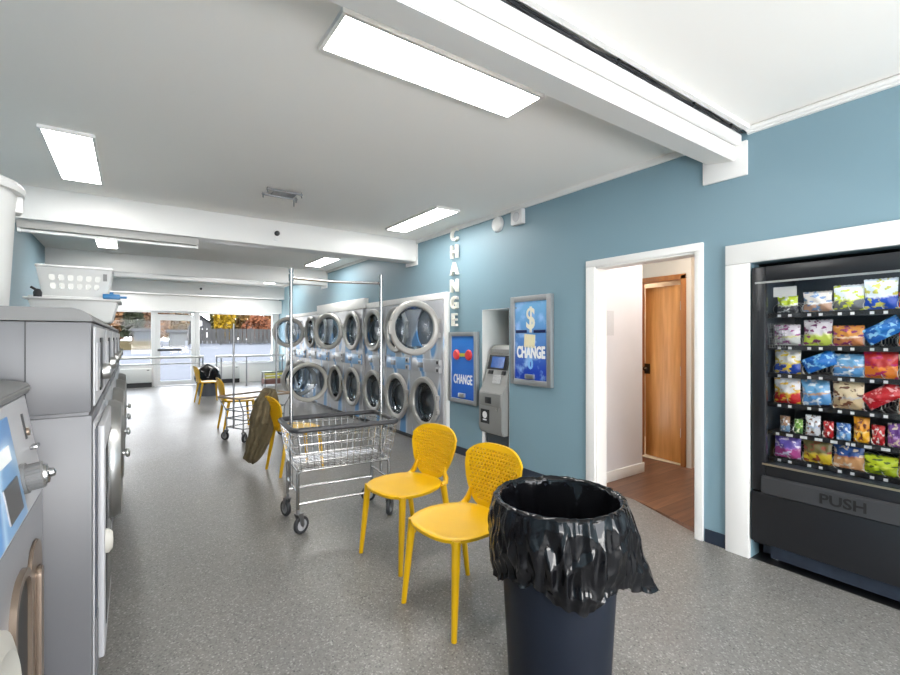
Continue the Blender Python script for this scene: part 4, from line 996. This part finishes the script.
# snacks
SP = {}
def sm(key, *c):
    if key not in SP: SP[key] = mat_snack('snack_'+key, *[srgb(*q) for q in c])
    return SP[key]
SN = dict(
 yg=((190, 205, 40), (60, 60, 66), (225, 225, 225), (235, 235, 200)), chip=((215, 205, 195), (190, 150, 125), (120, 150, 190), (240, 240, 240)),
 wy=((226, 230, 232), (110, 112, 116), (205, 215, 60), (230, 235, 130)), wb=((222, 230, 236), (30, 80, 190), (205, 200, 90), (240, 240, 240)),
 red=((200, 40, 40), (215, 80, 40), (245, 240, 230), (240, 200, 180)), wp=((222, 214, 222), (205, 205, 200), (150, 70, 130), (215, 210, 120)),
 wg=((220, 214, 220), (190, 205, 80), (130, 60, 110), (225, 225, 170)), ot=((222, 150, 70), (205, 130, 80), (140, 50, 110), (245, 220, 190)),
 blue=((35, 120, 205), (25, 100, 190), (150, 210, 245), (110, 190, 240)), ro=((205, 50, 50), (235, 130, 30), (190, 30, 100), (245, 150, 60)),
 wyb=((226, 222, 216), (30, 70, 170), (220, 190, 60), (235, 205, 60)), lb=((110, 170, 215), (90, 150, 205), (215, 225, 235), (205, 150, 90)),
 beige=((226, 206, 170), (206, 180, 140), (110, 70, 50), (190, 190, 200)), wr=((226, 222, 222), (205, 40, 45), (225, 180, 60), (235, 200, 90)),
 rr=((205, 30, 40), (190, 20, 35), (245, 170, 170), (225, 70, 80)), pink=((222, 140, 90), (205, 120, 90), (240, 220, 200), (230, 170, 130)),
 brown=((160, 120, 90), (110, 140, 170), (225, 225, 225), (190, 160, 140)), green=((120, 170, 70), (80, 130, 60), (230, 235, 200), (160, 200, 90)),
 white=((226, 226, 230), (205, 205, 210), (120, 80, 60), (170, 190, 220)), redc=((190, 30, 35), (170, 25, 30), (240, 220, 215), (210, 70, 60)),
 bluec=((60, 110, 180), (110, 160, 210), (215, 225, 235), (160, 190, 220)), orange=((226, 150, 30), (236, 175, 40), (120, 60, 40), (250, 220, 150)),
 purple=((110, 60, 140), (140, 80, 150), (220, 200, 180), (190, 150, 200)), mag=((110, 90, 180), (190, 80, 150), (225, 210, 235), (170, 120, 200)),
 yol=((110, 100, 60), (215, 185, 50), (150, 70, 50), (200, 170, 80)), bt=((40, 75, 140), (215, 160, 110), (230, 210, 190), (190, 120, 80)), ygn=((200, 215, 40), (175, 195, 30), (90, 110, 40), (225, 230, 90)), tan=((150, 120, 80), (220, 170, 90), (190, 90, 60), (235, 200, 130)))
BAGMESH = {}
def snack_mesh(w_, h_, tk, seed):
    m = MB(); nx, nz = 14, 18; vs = []; fs = []; r = random.Random(seed)
    p = [r.random()*6.28 for _ in range(6)]
    for side in (-1, 1):
        for j in range(nz+1):
            for i in range(nx+1):
                u = i/nx*2-1; v = j/nz
                e = max(0, 1-abs(u)**2.6)*max(0, sin(pi*min(1, max(0, (v-.07)/.86))))**.55
                cr = .0025*sin(14*u+p[0])*(1 if v > .82 or v < .16 else .35)+.003*sin(5*u+9*v+p[1])+.002*sin(11*v-7*u+p[2])
                x = side*tk/2*e-cr*(.5+e)
                wv = w_/2*(1-.05*sin(pi*v)); zz = v*h_+(.0025 if i % 2 else 0)*(1 if j in (0, nz) else 0)
                vs.append((x, u*wv, zz))
    n1 = (nx+1)*(nz+1)
    for j in range(nz):
        for i in range(nx):
            a = j*(nx+1)+i; fs.append((a, a+1, a+nx+2, a+nx+1)); fs.append((n1+a, n1+a+nx+1, n1+a+nx+2, n1+a+1))
    ring = [i for i in range(nx+1)]+[j*(nx+1)+nx for j in range(1, nz+1)]+[nz*(nx+1)+i for i in range(nx-1, -1, -1)]+[j*(nx+1) for j in range(nz-1, 0, -1)]
    for q in range(len(ring)):
        a, b = ring[q], ring[(q+1) % len(ring)]; fs.append((a, n1+a, n1+b, b))
    m.add(vs, fs); return m
rows = [
 [('yg', 0, .105, 'yellow and black snack bag at the top left of the machine'), ('chip', 0, .12, 'tan and blue chip bag, second on the top shelf'), ('wy', 0, .145, 'white and yellow bag with silver base, third on the top shelf'), ('wb', 0, .165, 'white bag with bright blue base on the top shelf'), ('red', 0, .09, 'red bag at the right end of the top shelf')],
 [('wp', 0, .125, 'pale purple and silver bag at the left of the second shelf'), ('wg', 0, .15, 'white and lime green bag on the second shelf'), ('ot', 0, .115, 'orange tan bag with purple print on the second shelf'), ('blue', 32, .15, 'blue bag lying tilted on the second shelf'), ('ro', 0, .125, 'red and orange bag at the right of the second shelf')],
 [('wyb', 0, .14, 'white yellow and blue bag at the left of the third shelf'), ('blue', 26, .15, 'blue bag lying tilted on the third shelf'), ('lb', 0, .125, 'light blue chip bag on the third shelf beside the red orange bag'), ('ro', 0, .14, 'red over orange bag on the third shelf'), ('beige', 0, .13, 'cream bag at the right end of the third shelf')],
 [('wr', 0, .15, 'white bag with red base at the left of the fourth shelf'), ('lb', -6, .145, 'light blue bag on the fourth shelf beside the cream cookie bag'), ('beige', 0, .15, 'cream cookie bag with brown print in the middle of the fourth shelf'), ('rr', 35, .155, 'bright red bag lying tilted on the fourth shelf'), ('pink', 0, .12, 'salmon coloured bag at the right of the fourth shelf')],
 None,
 [('mag', 0, .14, 'purple and magenta bag at the left of the bottom shelf'), ('yol', 0, .135, 'olive and yellow bag, second on the bottom shelf'), ('bt', 0, .15, 'blue topped tan bag in the middle of the bottom shelf'), ('ygn', 0, .10, 'bright yellow green bag on the bottom shelf'), ('tan', 0, .135, 'tan bag at the right end of the bottom shelf')]]
seed = 0
for k, row in enumerate(rows):
    if row is None: continue
    for c_, (key, tilt, h_, lab) in enumerate(row):
        seed += 1; wv = .135 if key not in ('yg',) else .105
        if tilt > 20: wv, h_, tk = .088, .165, .05
        else: tk = .05
        wv *= 1.06; h_ *= 1.06
        o = snack_mesh(wv, h_, tk, seed).build('snack_bag', sm(key, *SN[key]), fix=True, angle=60)
        tag(o, lab, 'snack bag', 'snack bags in the vending machine')
        z = shelves[k]-.003
        if tilt > 20:   # lying across the slot, pointing up to the viewer's right
            o.rotation_euler = (radians(90-tilt), 0, 0); o.location = (W+XS+.035, cols5[c_]+.066, z+.048)
        else: o.rotation_euler = (radians(tilt), radians(3 if seed % 2 else -2), 0); o.location = (W+XS+.042, cols5[c_], z+(.008 if tilt else 0.002))
C9 = [('brown', .10, .055, 'small brown and blue snack pack at the left of the candy shelf'), ('green', .09, .045, 'small dark green pack, second on the candy shelf'), ('white', .125, .075, 'white candy pack with brown print on the candy shelf'), ('redc', .10, .05, 'red candy bar between the white and blue packs'), ('bluec', .10, .068, 'light blue candy pack on the candy shelf'), ('orange', .145, .07, 'tall orange candy bag in the middle of the candy shelf'), ('redc', .11, .055, 'red candy bar right of the tall orange bag'), ('purple', .13, .075, 'purple candy bag on the candy shelf'), ('green', .12, .07, 'green candy bag at the right end of the candy shelf')]
for y, (key, h_, wv, lab) in zip(cand, C9):
    seed += 1
    o = snack_mesh(wv, h_, .03, seed).build('candy_pack', sm(key, *SN[key]), fix=True, angle=60)
    tag(o, lab, 'candy', 'candy packs in the vending machine'); o.location = (W+XS+.03, y, shelves[4]-.002); o.rotation_euler = (0, radians(2), 0)
# grey wire flap at the left of the second shelf
m = MB()
for i in range(7): m.cyl((0, .0-i*.014, 0), (0, .012-i*.014, .155), .0012, 5)
for j in range(9): m.cyl((0, .006, j*.018), (0, -.088, j*.018), .0012, 5)
o = m.build('wire_rack', mat('grey_wire', (.25, .25, .25), .5)); o.location = (.10, .425, 1.335); o.parent = t

# ================================================================ LIGHTING
def area(name, loc, sx, sy, power, col=(1, .97, .92), rot=(0, 0, 0)):
    l = bpy.data.lights.new(name, 'AREA'); l.shape = 'RECTANGLE'; l.size = sx; l.size_y = sy; l.energy = power; l.color = col
    o = bpy.data.objects.new(name, l); COL.objects.link(o); o.location = loc; o.rotation_euler = rot; return o
area('rear_fill_uplight', (1.1, YN+.25, .62), 3.8, 1.2, 88, (1, .97, .93), (radians(90+64), 0, 0))  # added uplight behind the camera, brightens ceiling and beams
area('far_window_fill', (2.7, YF+.75, .28), 2.0, .9, 130, (1, .98, .95), (radians(-90-52), 0, 0))  # unseen fill added outside the big window to lift the far ceiling
area('far_window_fill', (-.25, YF+.75, .28), 1.3, .9, 80, (1, .98, .95), (radians(-90-52), 0, 0))  # same added fill outside the left window
area('corridor_fill', (4.2, 2.1, 2.58), .3, .6, 9, (1, .95, .90))  # unseen lamp added to light the corridor
area('back_room_lamp', (5.9, 3.1, 2.58), .4, .4, 8, (1, .95, .88))
area('store_room_lamp', (5.9, 2.0, 2.58), .4, .4, 6, (1, .90, .78))
s = bpy.data.lights.new('sun', 'SUN'); s.energy = 3.0; s.angle = radians(2); s.color = (1, .93, .82)
so = bpy.data.objects.new('sun', s); COL.objects.link(so); so.rotation_euler = (radians(52), 0, radians(-28))
wd_ = bpy.data.worlds.new('sky'); scene.world = wd_; wd_.use_nodes = True
n = wd_.node_tree.nodes; l = wd_.node_tree.links
bg = n['Background']; tc = n.new('ShaderNodeTexCoord'); sp = n.new('ShaderNodeSeparateXYZ'); l.new(tc.outputs['Generated'], sp.inputs[0])
r = ramp(n, [(.0, (.60, .60, .60)), (.5, (.95, .95, .95)), (.6, (.88, .91, .96)), (1, (.60, .72, .90))]); mr = n.new('ShaderNodeMapRange'); mr.inputs[1].default_value = -1; mr.inputs[2].default_value = 1
l.new(sp.outputs['Z'], mr.inputs[0]); l.new(mr.outputs[0], r.inputs['Fac']); l.new(r.outputs[0], bg.inputs[0]); bg.inputs[1].default_value = 4.2

# ================================================================ CAMERA
cam = bpy.data.cameras.new('camera'); cam.sensor_width = 36; cam.lens = 456/900*36; cam.clip_start = .02; cam.clip_end = 300
co = bpy.data.objects.new('camera', cam); COL.objects.link(co); co.location = (0, 0, 1.40); co.rotation_euler = (radians(90), 0, -math.atan(318/456)); scene.camera = co
vs_ = scene.view_settings; vs_.view_transform = 'Standard'; vs_.look = 'None'; vs_.gamma = 1; vs_.use_curve_mapping = False; vs_.exposure = 1.45
scene.cycles.max_bounces = 10; scene.cycles.diffuse_bounces = 6; scene.cycles.transparent_max_bounces = 16; scene.cycles.sample_clamp_indirect = 8
scene.cycles.caustics_reflective = False; scene.cycles.caustics_refractive = False
